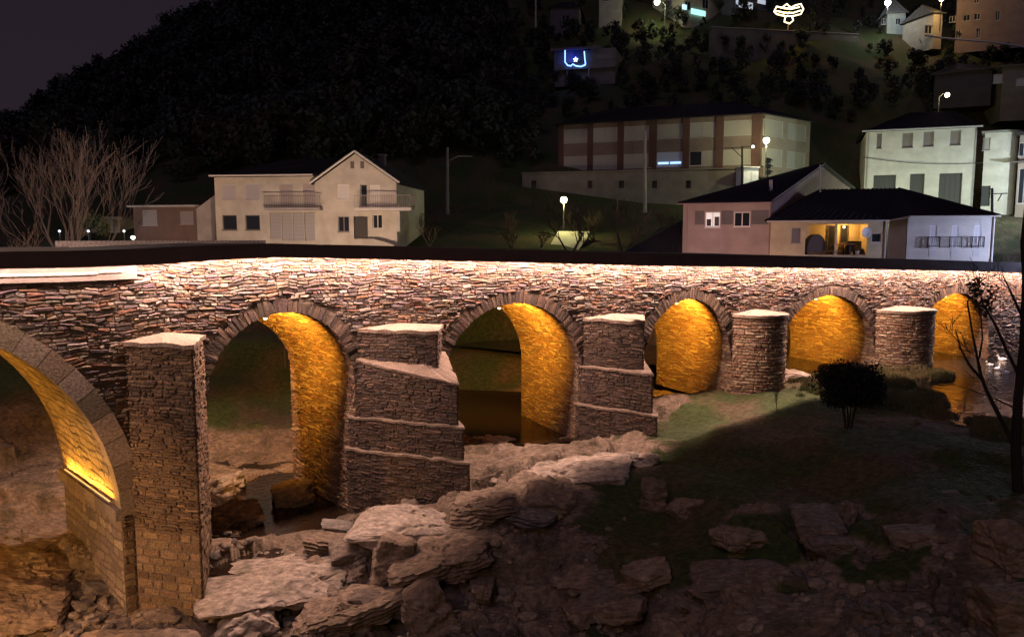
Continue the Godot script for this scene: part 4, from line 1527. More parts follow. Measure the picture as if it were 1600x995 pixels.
	for k in 4:
		var rr := 0.36 * k / 3.0
		var ring := []
		for j in 16:
			var an := TAU * j / 16
			ring.append(Vector3(cos(an) * rr, sin(an) * rr, 0.25 * rr * rr / 0.36))
		if k > 0:
			for j in 16:
				dm.quad(prev[j], prev[(j + 1) % 16], ring[(j + 1) % 16], ring[j], Vector3(0, 0, 1), Color(0.7, 0.68, 0.64))
		prev = ring
	var bowl := obj("bowl", dm, M.paint, dish)
	var am := MB.new()
	am.tube(PackedVector3Array([Vector3(0, -0.34, 0.03), Vector3(0, -0.1, 0.4)]), PackedFloat32Array([0.02, 0.03]), 5, Color(0.3, 0.3, 0.3))
	am.tube(PackedVector3Array([Vector3(0, 0, -0.02), Vector3(0.0, -0.1, -0.55)]), PackedFloat32Array([0.03, 0.03]), 5, Color(0.3, 0.3, 0.3))
	obj("arm", am, M.paint, dish)
	# lamp on the veranda ceiling
	var vl := thing("ceiling_lamp", "small warm lamp under the veranda ceiling of the low house", "lamp", p.call(ver.position.x + 2.9, ver.end.y - 0.12, -1.2))
	bulb(vl, Vector3(0, -0.08, 0), 0.09, Color(1.0, 0.8, 0.45), 3.0, Color(1.0, 0.78, 0.42), 3.2)
	var vm2 := MB.new()
	vm2.bx(Vector3(-0.06, 0.0, -0.06), Vector3(0.06, 0.11, 0.06), Color(0.2, 0.18, 0.15))
	obj("lamp_base", vm2, M.paint, vl)
	# things on the veranda
	var fl := ver.position.y
	var grp := "things on the veranda"
	var tb := thing("garden_table", "dark garden table with a red edge on the veranda of the low house", "table", p.call(ver.position.x + 2.6, fl, -1.0), grp)
	var m2 := MB.new()
	m2.bx(Vector3(-0.5, 0.72, -0.4), Vector3(0.5, 0.78, 0.4), Color(0.28, 0.06, 0.05))
	obj("table_top", m2, M.paint, tb)
	for q in [[-0.43, -0.33], [0.43, -0.33], [0.43, 0.33], [-0.43, 0.33]]:
		m2 = MB.new(); m2.bx(Vector3(q[0] - 0.03, 0, q[1] - 0.03), Vector3(q[0] + 0.03, 0.715, q[1] + 0.03), Color(0.05, 0.04, 0.04)); obj("leg", m2, M.paint, tb)
	for q in [[3.55, -0.9], [4.15, -1.2]]:
		var c := thing("armchair", "dark padded armchair on the veranda of the low house", "chair", p.call(ver.position.x + q[0], fl, q[1]), grp)
		m2 = MB.new(); m2.bx(Vector3(-0.32, 0.22, -0.3), Vector3(0.32, 0.45, 0.3), Color(0.045, 0.035, 0.04)); obj("seat", m2, M.paint, c)
		m2 = MB.new(); m2.bx(Vector3(-0.32, 0.22, -0.44), Vector3(0.32, 1.0, -0.305), Color(0.05, 0.04, 0.045)); obj("backrest", m2, M.paint, c)
		for sgn in [-1.0, 1.0]:
			m2 = MB.new(); m2.bx(Vector3(sgn * 0.325, 0.0, -0.4), Vector3(sgn * 0.42, 0.65, 0.3), Color(0.04, 0.03, 0.035)); obj("armrest", m2, M.paint, c)
	var wood := thing("covered_woodpile", "heap covered with a dark domed tarpaulin at the end of the veranda", "woodpile", p.call(ver.position.x + 0.85, fl, -0.9), grp)
	m2 = MB.new()
	var arc := PackedVector2Array()
	for k in 13: arc.append(Vector2(cos(PI * k / 12) * 0.75, 0.25 + sin(PI * k / 12) * 1.25))
	arc.append(Vector2(-0.75, 0)); arc.append(Vector2(0.75, 0))
	m2.prism(arc, -0.5, 0.4, Transform3D(), Color(0.055, 0.05, 0.05))
	obj("tarpaulin", m2, M.paint, wood)
	m2 = MB.new()
	for k in 9: m2.bx(Vector3(-0.7 + 0.16 * k, 0.02, 0.405), Vector3(-0.58 + 0.16 * k, 0.2 + 0.05 * (k % 3), 0.5), Color(0.12, 0.08, 0.05))
	obj("logs", m2, M.paint, wood)
	var bucket := thing("bucket", "small white bucket on the veranda edge", "bucket", p.call(loc(t, 1343, 393).x, fl, -0.45), grp)
	m2 = MB.new()
	m2.tube(PackedVector3Array([Vector3(0, 0, 0), Vector3(0, 0.02, 0), Vector3(0, 0.3, 0), Vector3(0, 0.3, 0)]), PackedFloat32Array([0.01, 0.13, 0.16, 0.13]), 12, Color(0.7, 0.68, 0.62))
	obj("pail", m2, M.paint, bucket)
	m2 = MB.new()
	m2.tube(PackedVector3Array([Vector3(-0.16, 0.3, 0), Vector3(-0.1, 0.42, 0), Vector3(0.1, 0.42, 0), Vector3(0.16, 0.3, 0)]), PackedFloat32Array([0.01, 0.01, 0.01, 0.01]), 4, Color(0.3, 0.3, 0.3))
	obj("handle", m2, M.paint, bucket)

func white_building() -> void:
	var t := face(1347, 86.0, 1528, 82.0)
	var b := loc(t, 1347, 322)
	var root := thing("white_building", "white two storey warehouse with tall dark doorways under a black roof", "building", tp(t, b))
	var y0 := b.y - 3.0
	var top := loc(t, 1347, 206).y
	var W1 := loc(t, 1528, 200).x
	var col := Color(0.60, 0.58, 0.50)
	var ups := [rc(t, 1370, 208, 1379, 232), rc(t, 1410, 207, 1428, 231), rc(t, 1443, 205, 1461, 229), rc(t, 1485, 203, 1503, 227)]
	var dn := [rc(t, 1364, 273, 1401, 312), rc(t, 1421, 271, 1446, 312), rc(t, 1466, 270, 1505, 322)]
	var mb := MB.new()
	wall_holes(mb, t, Rect2(0, y0, W1, top - y0), ups + dn, 0.35, col)
	shell(mb, t, 0, W1, y0, top, 10.0, col)
	part("wall", mb, M.plaster, root)
	for w in ups: window(root, t, w, "shutter", 0.3, Color(0.26, 0.22, 0.20))
	for w in dn:
		var gm := MB.new()
		lbox(gm, t, w.grow(-0.02), -0.34, -0.26, Color(0.055, 0.055, 0.055))
		for k in 4: lbox(gm, t, Rect2(w.position.x + 0.1 + k * (w.size.x - 0.2) / 4 + 0.03, w.position.y + 0.1, (w.size.x - 0.2) / 4 - 0.06, w.size.y - 0.25), -0.26, -0.235, Color(0.065, 0.065, 0.06))
		part("door", gm, M.paint, root)
	var dp := MB.new()
	for q in [1356.0, 1523.0]:
		var x := loc(t, q, 250).x
		dp.tube(PackedVector3Array([tp(t, Vector2(x, y0), 0.08), tp(t, Vector2(x, top), 0.08)]), PackedFloat32Array([0.06, 0.06]), 6, Color(0.3, 0.3, 0.27))
	part("downpipe", dp, M.paint, root)
	var cb := MB.new()
	var pts := PackedVector3Array(); var rad := PackedFloat32Array()
	for k in 12:
		var f := k / 11.0
		var q := loc(t, 1350 + 215 * f, 246 + 18.0 * f * (1.0 - f) * 1.6 + 6.0 * f)
		pts.append(tp(t, q, 0.25)); rad.append(0.035)
	cb.tube(pts, rad, 5, Color(0.05, 0.05, 0.05))
	part("cable", cb, M.paint, root)
	# roof
	var A := tp(t, Vector2(-0.5, top), 0.6); var B := tp(t, Vector2(W1 + 0.4, top), 0.6)
	var R0 := tp(t, Vector2(W1 * 0.45, top + 2.6), -6.0); var R1 := tp(t, Vector2(W1 - 1.5, top + 2.6), -6.0)
	roof_slopes(root, [[A, B, R1, R0], [tp(t, Vector2(-0.5, top), -11), A, R0], [B, tp(t, Vector2(W1 + 0.4, top), -11), R1]], ROOF)
	var g := MB.new()
	g.tube(PackedVector3Array([A, B]), PackedFloat32Array([0.09, 0.09]), 5, Color(0.45, 0.44, 0.40))
	part("gutter", g, M.paint, root)
	# rounded lower block on the right
	var root2 := thing("white_corner_building", "white building with a rounded corner next to the warehouse", "building", at(1555, 322, 81.0))
	var t2 := face(1530, 81.5, 1562, 80.5)
	var top2 := loc(t2, 1530, 209).y
	var w2 := loc(t2, 1562, 250).x
	var hw := [rc(t2, 1536, 214, 1549, 235), rc(t2, 1533, 290, 1549, 322)]
	mb = MB.new()
	wall_holes(mb, t2, Rect2(0, y0, w2, top2 - y0), hw, 0.25, col)
	var cen := t2 * Vector3(w2, 0, -1.6)
	var pr := t2 * Vector3(w2, 0, 0)
	for k in 8:
		var an := deg_to_rad(lerpf(0, 75, (k + 1) / 8.0))
		var q := cen + t2.basis.z * cos(an) * 1.6 + t2.basis.x * sin(an) * 1.6
		mb.quad(pr + Vector3(0, y0, 0), q + Vector3(0, y0, 0), q + Vector3(0, top2, 0), pr + Vector3(0, top2, 0), q - cen, col)
		pr = q
	shell(mb, t2, 0, w2, y0, top2, 9.0, col)
	part("wall", mb, M.plaster, root2)
	window(root2, t2, hw[0], "shutter", 0.2, Color(0.4, 0.38, 0.34))
	var gm := MB.new()
	lbox(gm, t2, hw[1], -0.25, -0.18, Color(0.05, 0.05, 0.05))
	part("door", gm, M.paint, root2)
	gm = MB.new()
	var arcp := PackedVector2Array([Vector2(-0.3, 0.4), Vector2(w2, 0.4)])
	for k in 8:
		var an := deg_to_rad(lerpf(10, 90, k / 7.0))
		arcp.append(Vector2(w2 + sin(an) * 2.0, -1.6 + cos(an) * 2.0))
	arcp.append(Vector2(w2 + 2.0, -9.0)); arcp.append(Vector2(-0.3, -9.0))
	var tt := t2 * Transform3D(Basis(Vector3(1, 0, 0), Vector3(0, 0, 1), Vector3(0, -1, 0)), Vector3(0, top2, 0))
	gm.prism(arcp, -0.2, 0.0, tt, Color(0.3, 0.29, 0.27))
	part("roof", gm, M.plaster, root2)
	# old brown building at the edge
	var t5 := face(1584, 79.0, 1680, 76.0)
	var root3 := thing("brown_building", "weathered brown building with a porch roof next to the rounded white one", "building", tp(t5, loc(t5, 1584, 325)))
	mb = MB.new()
	var r5 := Rect2(0, y0, 6.0, loc(t5, 1584, 212).y - y0)
	var h5 := [rc(t5, 1590, 262, 1612, 318), rc(t5, 1592, 222, 1610, 244)]
	wall_holes(mb, t5, r5, h5, 0.2, Color(0.30, 0.24, 0.20))
	shell(mb, t5, 0, 6.0, y0, r5.end.y, 8.0, Color(0.3, 0.24, 0.2))
	part("wall", mb, M.plaster, root3)
	for h in h5: window(root3, t5, h, "two", 0.15, Color(0.4, 0.36, 0.33))
	mb = MB.new()
	lbox(mb, t5, rc(t5, 1583, 250, 1660, 255), 0.003, 1.4, Color(0.12, 0.1, 0.1))
	part("porch_roof", mb, M.paint, root3)
	mb = MB.new()
	lbox(mb, t5, Rect2(-0.3, r5.end.y, 6.6, 0.3), -8.2, 0.5, ROOF * 2.0)
	part("roof", mb, M.tile, root3)

func simple_house(called: String, label: String, pxa: float, za: float, pxb: float, zb: float, ytop: float, ybot: float, depth: float, col: Color, wins: Array, roof_h: float, wkind := "two", gm: Material = null, rcol := ROOF, group := "") -> Node3D:
	var t := face(pxa, za, pxb, zb)
	var a := loc(t, pxa, ytop); var b := loc(t, pxb, ybot)
	var root := thing(called, label, "house", tp(t, Vector2(0, loc(t, pxa, ybot).y)), group)
	var y0 := loc(t, pxa, ybot).y - 2.0
	var W1 := loc(t, pxb, ytop).x
	var hs := []
	for w in wins: hs.append(rc(t, w[0], w[1], w[2], w[3]))
	var mb := MB.new()
	wall_holes(mb, t, Rect2(0, y0, W1, a.y - y0), hs, 0.2, col)
	shell(mb, t, 0, W1, y0, a.y, depth, col)
	part("wall", mb, M.plaster, root)
	for k in hs.size(): window(root, t, hs[k], wkind, 0.15, Color(0.5, 0.48, 0.45), gm if (gm and (wins[k].size() < 5 or wins[k][4] == 1)) else null)
	var o := 0.4
	var A := tp(t, Vector2(-o, a.y), o); var B := tp(t, Vector2(W1 + o, a.y), o)
	var C := tp(t, Vector2(W1 + o, a.y), -depth - o); var D := tp(t, Vector2(-o, a.y), -depth - o)
	if roof_h > 0.0:
		var k := minf(depth / 2, W1 * 0.35)
		var R0 := tp(t, Vector2(k, a.y + roof_h), -depth / 2); var R1 := tp(t, Vector2(W1 - k, a.y + roof_h), -depth / 2)
		roof_slopes(root, [[A, B, R1, R0], [D, A, R0], [B, C, R1], [C, D, R0, R1]], rcol)
	else:
		mb = MB.new()
		lbox(mb, t, Rect2(-o, a.y, W1 + 2 * o, 0.25), -depth - o, o, col * 0.7)
		part("roof", mb, M.plaster, root)
	return root
# ---------------------------------------------------------------- rocks, trees, grass
func hit(px: float, py: float, z0 := 9.0, lift := 0.0) -> Vector3:
	var d := ray(px, py)
	var z := z0
	while z < 300.0:
		var p := Vector3(0, EYE, 0) + d * (z / -d.z)
		if p.y < EYE + smooth_rel(p.x, z) + lift: return p
		z += 0.12 if z < 60 else 0.5
	return Vector3(0, EYE, 0) + d * (300.0 / -d.z)

var ico_v := PackedVector3Array()
var ico_f := PackedInt32Array()

func make_ico(levels: int) -> void:
	var p := (1.0 + sqrt(5.0)) / 2.0
	for q in [[-1, p, 0], [1, p, 0], [-1, -p, 0], [1, -p, 0], [0, -1, p], [0, 1, p], [0, -1, -p], [0, 1, -p], [p, 0, -1], [p, 0, 1], [-p, 0, -1], [-p, 0, 1]]:
		ico_v.append(Vector3(q[0], q[1], q[2]).normalized())
	ico_f = PackedInt32Array([0, 11, 5, 0, 5, 1, 0, 1, 7, 0, 7, 10, 0, 10, 11, 1, 5, 9, 5, 11, 4, 11, 10, 2, 10, 7, 6, 7, 1, 8, 3, 9, 4, 3, 4, 2, 3, 2, 6, 3, 6, 8, 3, 8, 9, 4, 9, 5, 2, 4, 11, 6, 2, 10, 8, 6, 7, 9, 8, 1])
	for l in levels:
		var mid := {}
		var nf := PackedInt32Array()
		for k in range(0, ico_f.size(), 3):
			var t := [ico_f[k], ico_f[k + 1], ico_f[k + 2]]
			var m := []
			for j in 3:
				var a: int = mini(t[j], t[(j + 1) % 3]); var b: int = maxi(t[j], t[(j + 1) % 3])
				var key := a * 100000 + b
				if not mid.has(key):
					mid[key] = ico_v.size()
					ico_v.append((ico_v[a] + ico_v[b]).normalized())
				m.append(mid[key])
			nf.append_array([t[0], m[0], m[2], t[1], m[1], m[0], t[2], m[2], m[1], m[0], m[1], m[2]])
		ico_f = nf

func rock_mesh(size: Vector3, seed_: int, col: Color, boxy := 0.5, beds := 0.0, dome := 0.0) -> MB:
	# a block bounded by random cleavage planes, its faces roughened
	var r := RandomNumberGenerator.new()
	r.seed = seed_
	var pl := []
	for k in 6:
		var ax := [Vector3.UP, Vector3.DOWN, Vector3.LEFT, Vector3.RIGHT, Vector3.FORWARD, Vector3.BACK][k] as Vector3
		var n := (ax + Vector3(r.randf_range(-1, 1), r.randf_range(-1, 1), r.randf_range(-1, 1)) * 0.22).normalized()
		pl.append([n, r.randf_range(0.82, 1.0)])
	for k in 14:
		var n := Vector3(r.randf_range(-1, 1), r.randf_range(-1, 1), r.randf_range(-1, 1)).normalized()
		pl.append([n, r.randf_range(0.85, 1.25) + boxy * 0.2])
	var vs := PackedVector3Array()
	for d in ico_v:
		var k := 9.0
		for q in pl:
			var c: float = d.dot(q[0])
			if c > 0.02: k = minf(k, q[1] / c)
		k = minf(k, 1.55)
		var p: Vector3 = d * k
		var w := p * size * 0.5
		var o := seed_ * 3.7
		var nn := nz2.get_noise_3d(w.x * 30 + o, w.y * 70 + o, w.z * 30) * 0.16 + nz3.get_noise_3d(w.x * 90 + o, w.y * 160, w.z * 90) * 0.06
		w += d * nn * minf(1.0, size.length() * 0.4)
		var ck := cracks.get_noise_2d(w.x * 0.55 + w.y * 0.5 + o, w.z * 0.9 + w.y * 0.4) + 1.0
		w -= d * 0.11 * (1.0 - smoothstep(0.0, 0.07, ck)) * minf(1.0, size.x * 0.5)
		if dome > 0.0 and w.y > 0.0:
			var hr := Vector2(w.x / size.x, w.z / size.z).length_squared() * 4.0
			w.y *= lerpf(1.0, 0.35, clampf(hr * dome, 0.0, 1.0))
		if beds > 0.0:
			var b := w.y / beds + nz.get_noise_2d(w.x * 20 + o, w.z * 20) * 0.8
			var f: float = b - floorf(b)
			w += Vector3(d.x, 0, d.z) * (0.10 if f > 0.6 else 0.0)
		vs.append(w)
	var mb := MB.new()
	for k in range(0, ico_f.size(), 3):
		var a := vs[ico_f[k]]; var b := vs[ico_f[k + 1]]; var c := vs[ico_f[k + 2]]
		var m := (a + b + c) / 3.0
		var t := nz2.get_noise_3d(m.x * 25 + seed_, m.y * 60, m.z * 25)
		var cc := col.lerp(Color(0.21, 0.175, 0.10), clampf(t * 1.5 - 0.2, 0, 0.5))   # lichen
		mb.tri(a, b, c, m, Color(cc.r, cc.g, cc.b))
	return mb

func rock(px: float, py: float, wpx: float, hpx: float, dm: float, label: String, opts := {}) -> void:
	# px, py: middle of its base on the ground; width and height in pixels, depth in metres
	var p := hit(px, py)
	if opts.has("z"): p = at(px, py, opts.z)
	var z := -p.z
	var k := z / F
	var s := Vector3(wpx * k, hpx * k * (0.8 if wpx > hpx * 1.4 else 1.0), dm)
	var col: Color = opts.get("col", Color(0.30, 0.235, 0.18))
	var mb := rock_mesh(s, opts.get("seed", int(px) + int(py)), col, opts.get("boxy", 0.1), opts.get("beds", 0.0), opts.get("dome", 0.0))
	var o := obj("rock", mb, M.rock)
	o.position = p + Vector3(0, s.y * opts.get("up", 0.22), 0)
	o.rotation_degrees = Vector3(opts.get("tx", 0.0), opts.get("ry", rng.randf_range(-30, 30)), opts.get("tz", 0.0))
	tag(o, label, "rock", opts.get("group", "rocks on the riverbed"))

func build_rocks() -> void:
	make_ico(4)
	var pale := Color(0.46, 0.37, 0.29)
	var tan_ := Color(0.31, 0.225, 0.155)
	var dark := Color(0.17, 0.13, 0.10)
	rock(440, 912, 245, 50, 2.9, "broad pale flat rock slab beside the tall square-cut pier", {"col": pale, "ry": 12.0, "tz": 4.0, "tx": 8.0, "up": 0.02, "dome": 0.7})
	rock(385, 985, 100, 50, 1.3, "pale tilted rock plate in front of the broad pale slab", {"col": pale, "ry": 20.0, "tz": 14.0})
	rock(545, 965, 190, 48, 1.6, "long brown bedded slab lying below the broad pale slab", {"col": tan_, "ry": 15.0, "tz": 9.0, "beds": 0.12})
	rock(645, 824, 175, 42, 2.4, "pale cracked rock ledge at the foot of the stepped pier", {"col": pale, "ry": 8.0, "tz": -7.0, "tx": 8.0, "dome": 0.7})
	rock(612, 890, 70, 95, 1.4, "upright grey brown rock buttress under the pale ledge", {"col": tan_ * 0.9, "ry": 20.0, "up": 0.1})
	rock(672, 990, 80, 105, 1.5, "leaning rectangular brown boulder among dark rubble", {"col": tan_, "ry": 25.0, "tz": 24.0, "tx": -18.0, "up": 0.3})
	rock(882, 736, 215, 34, 2.6, "pale smooth rock shelf at the foot of the narrow stepped pier", {"col": pale, "ry": -6.0, "tz": 4.0, "tx": 7.0, "dome": 1.0, "up": 0.05})
	rock(1000, 722, 52, 26, 1.2, "small pale boulder beside the corner of the narrow stepped pier", {"col": pale, "ry": 10.0})
	rock(950, 722, 60, 22, 1.1, "pale boulder between the rock shelf and the narrow stepped pier", {"col": pale * 0.9, "ry": 40.0})
	rock(768, 700, 110, 26, 2.8, "pale flat rocks at the water under the second arch", {"col": pale * 0.9, "ry": 5.0, "dome": 0.8})
	rock(1020, 795, 42, 58, 0.9, "dark upright stump-like rock at the edge of the grass", {"col": tan_ * 0.8, "ry": 0.0, "up": 0.4})
	rock(1070, 800, 60, 36, 1.0, "brown angular rock next to the dark upright rock", {"col": tan_, "ry": 30.0, "tz": 12.0})
	rock(860, 790, 90, 52, 1.8, "brown lumpy rock under the pale rock shelf", {"col": tan_, "ry": 0.0})
	rock(760, 800, 110, 50, 2.2, "brown ledge right of the stepped pier", {"col": tan_ * 0.8, "ry": -8.0, "tz": 8.0, "beds": 0.12})
	rock(690, 880, 150, 60, 2.4, "dark overhanging slab below the pale ledge", {"col": tan_, "ry": 12.0, "tz": 6.0, "beds": 0.14})
	rock(365, 820, 90, 60, 1.8, "pale broken rock under the first round arch", {"col": tan_, "ry": 24.0, "tz": 18.0})
	rock(350, 770, 70, 44, 1.6, "pale tilted rock deep under the first round arch", {"col": pale * 0.8, "ry": -20.0, "tz": 22.0})
	rock(460, 790, 70, 60, 1.8, "shaded rock against the foot of the amber lit pier", {"col": tan_, "ry": 15.0})
	rock(40, 965, 130, 55, 2.4, "bedded pinkish rock slab left of the tall square-cut pier", {"col": tan_, "ry": 10.0, "tz": -8.0, "beds": 0.1})
	rock(30, 905, 150, 50, 2.6, "sloping bedded rock under the widest arch", {"col": tan_, "ry": 6.0, "tz": -10.0, "beds": 0.1})
	rock(50, 850, 120, 36, 2.6, "dim bedded rock deep under the widest arch", {"col": tan_ * 0.8, "ry": -6.0, "beds": 0.1})
	rock(1572, 880, 85, 95, 1.6, "rounded grey brown boulder at the bank beneath the bare tree", {"col": tan_ * 0.9, "ry": 10.0})
	rock(1570, 990, 110, 110, 1.6, "large rounded boulder below the other bank boulder", {"col": tan_ * 0.85, "ry": -20.0})
	rock(1010, 905, 70, 46, 1.1, "light brown flat boulder in the dark rubble", {"col": tan_ * 1.1, "ry": 30.0, "tz": 10.0})
	rock(1155, 850, 80, 40, 1.1, "curved pale boulder in the grassy rubble", {"col": tan_ * 1.1, "ry": 15.0, "tz": -8.0})
	rock(970, 960, 90, 40, 1.2, "tan slab low in the dark rubble", {"col": tan_, "ry": -15.0, "tz": 6.0})
	rock(1060, 985, 100, 36, 1.2, "pale brown slab in the nearest rubble", {"col": tan_, "ry": 8.0})
	rock(205, 1012, 230, 30, 1.5, "dark wet rock at the foot of the tall square-cut pier", {"col": tan_, "ry": 6.0})
	rock(1240, 592, 50, 22, 1.5, "pale flat stones on the bank under the fourth arch", {"col": pale, "ry": 0.0})
	ico_v = PackedVector3Array(); ico_f = PackedInt32Array()
	make_ico(3)
	# nameless rubble of the riverbed: about a hundred rocks that only their place tells apart
	var r := RandomNumberGenerator.new()
	r.seed = 41
	var shared := []
	for k in 10:
		shared.append(rock_mesh(Vector3(1.0, 0.5, 0.8), 900 + k * 13, [tan_, dark * 1.3, tan_ * 0.8, Color(0.24, 0.21, 0.18)][k % 4], 0.5, 0.12 if k % 3 == 0 else 0.0).mesh())
	var n := 0
	while n < 64:
		var px := r.randf_range(330, 1330)
		var py := r.randf_range(760, 1000)
		if n > 55: px = r.randf_range(0, 1600); py = r.randf_range(700, 1000)
		var p := hit(px, py)
		if grassy(p.x, -p.z) > 0.6:
			n += 1
			continue
		var o := inst("rock", shared[r.randi() % 10], M.rock)
		o.position = p + Vector3(0, 0.04, 0)
		var s := r.randf_range(0.3, 1.0) * (1.5 if r.randf() < 0.2 else 1.0)
		o.scale = Vector3(s * r.randf_range(1.2, 2.4), s * r.randf_range(0.5, 1.0), s * r.randf_range(1.0, 1.5))
		o.rotation_degrees = Vector3(r.randf_range(-10, 10), r.randf_range(0, 360), r.randf_range(-14, 14))
		tag(o, "angular brown rock lying loose among the rubble of the riverbed", "rock", "loose rubble of the riverbed")
		n += 1

func grow(mb: MB, p: Vector3, dir: Vector3, length: float, rad: float, depth: int, o: Dictionary) -> void:
	var pts := PackedVector3Array([p])
	var rr := PackedFloat32Array([rad])
	var segs: int = 4 if depth > 1 else 3
	var q := p
	var d := dir
	for k in segs:
		d = (d + Vector3(rng.randf_range(-1, 1), rng.randf_range(-1, 1), rng.randf_range(-1, 1)) * o.bend + Vector3.UP * o.lift).normalized()
		q += d * length / segs
		pts.append(q)
		rr.append(maxf(o.thin, rad * (1.0 - 0.5 * (k + 1) / segs)))
	mb.tube(pts, rr, 6 if depth >= o.top - 1 else (4 if depth > 1 else 3), o.col)
	if depth == 0: return
	var n: int = o.kids + (1 if rng.randf() < 0.4 else 0)
	for k in n:
		var f := rng.randf_range(0.35, 1.0) if k > 0 else 1.0
		var i := mini(int(f * segs), segs - 1)
		var base := pts[i].lerp(pts[i + 1], f * segs - i if f < 1.0 else 1.0)
		var side := Vector3(rng.randf_range(-1, 1), rng.randf_range(-0.3, 0.8), rng.randf_range(-1, 1)).normalized()
		grow(mb, base, (d + side * o.spread).normalized(), length * rng.randf_range(0.58, 0.86), maxf(o.thin, rr[i + 1] * 0.72), depth - 1, o)

func bare_tree(called: String, label: String, base: Vector3, stems: Array, o: Dictionary, group := "") -> Node3D:
	var root := thing(called, label, "tree", base, group)
	var tm := MB.new()
	var bm := MB.new()
	for s in stems:   # [direction, length, radius]
		var pts := PackedVector3Array([Vector3.ZERO])
		var rr := PackedFloat32Array([s[2]])
		var d: Vector3 = s[0].normalized()
		var q := Vector3.ZERO
		for k in 4:
			d = (d + Vector3(rng.randf_range(-1, 1), 0.3, rng.randf_range(-1, 1)) * o.bend * 0.5).normalized()
			q += d * s[1] / 4
			pts.append(q); rr.append(s[2] * (1.0 - 0.12 * (k + 1)))
		tm.tube(pts, rr, 7, o.col)
		for k in int(s[3]):
			var f := rng.randf_range(0.45, 1.0) if k > 1 else 1.0
			var i := mini(int(f * 4), 3)
			var side := Vector3(rng.randf_range(-1, 1), rng.randf_range(0.0, 0.9), rng.randf_range(-1, 1)).normalized()
			grow(bm, pts[i].lerp(pts[i + 1], f * 4 - i), (d + side * o.spread).normalized(), s[1] * rng.randf_range(0.55, 0.8), rr[i + 1] * 0.7, o.top, o)
	obj("trunk", tm, M.bark, root)
	obj("branches", bm, M.bark, root)
	return root

func leaf_cloud(n: int, size: Vector3, leaf: float, col: Color, lobes: int, seed_: int, upright := 0.0) -> MB:
	var r := RandomNumberGenerator.new()
	r.seed = seed_
	var mb := MB.new()
	var cs := []
	for k in lobes:
		var d := Vector3(r.randf_range(-1, 1), r.randf_range(-0.8, 1), r.randf_range(-1, 1))
		if d.length() > 1.0: d = d.normalized()
		cs.append([d * 0.62, r.randf_range(0.28, 0.46)])
	for k in n:
		var c: Array = cs[r.randi() % lobes]
		var d := Vector3(r.randf_range(-1, 1), r.randf_range(-1, 1), r.randf_range(-1, 1)).normalized()
		var p: Vector3 = c[0] + d * c[1] * pow(r.randf(), 0.35)
		p = p * size * 0.5
		var x := Vector3(r.randf_range(-1, 1), r.randf_range(-0.6, 1.0), r.randf_range(-1, 1)).normalized()
		var y := x.cross(d + Vector3(0.01, 0.02, 0)).normalized()
		var l := leaf * r.randf_range(0.6, 1.4)
		var cc := col * r.randf_range(0.6, 1.35)
		cc.a = 1.0
		mb.tri(p - x * l, p + y * l * 0.55, p + x * l, d, cc)
		mb.tri(p - x * l, p - y * l * 0.55, p + x * l * 0.8, d, cc)
	return mb

func leafy_tree(label: String, base: Vector3, h: float, w: float, variant: int, group: String) -> void:
	var root := thing("tree", label, "tree", base, group)
	var tm := MB.new()
	tm.tube(PackedVector3Array([Vector3(0, -0.5, 0), Vector3(0.1, h * 0.3, 0), Vector3(-0.1, h * 0.6, 0.1), Vector3(0, h * 0.85, 0)]), PackedFloat32Array([h * 0.035, h * 0.028, h * 0.02, h * 0.008]), 7, Color(0.05, 0.04, 0.03))
	for k in 5:
		var a := TAU * k / 5.0 + variant
		tm.tube(PackedVector3Array([Vector3(0, h * (0.32 + 0.07 * k), 0), Vector3(cos(a) * w * 0.3, h * (0.5 + 0.07 * k), sin(a) * w * 0.3)]), PackedFloat32Array([h * 0.012, h * 0.004]), 5, Color(0.05, 0.04, 0.03))
	obj("trunk", tm, M.bark, root)
	var c := obj("crown", leaf_cloud(1500, Vector3(w, h * 0.8, w), w * 0.035, Color(0.05, 0.056, 0.042), 12, 500 + variant), M.leaf, root)
	c.position = Vector3(0, h * 0.6, 0)

func scatter(called: String, mesh: Mesh, xf: Array, m: Material, parent: Node) -> MultiMeshInstance3D:
	var mm := MultiMesh.new()
	mm.transform_format = MultiMesh.TRANSFORM_3D
	mm.mesh = mesh
	mm.instance_count = xf.size()
	for k in xf.size(): mm.set_instance_transform(k, xf[k])
	var o := MultiMeshInstance3D.new()
	o.multimesh = mm
	o.material_override = m
	o.name = called
	if parent: parent.add_child(o, true)
	else: add_child(o)
	return o

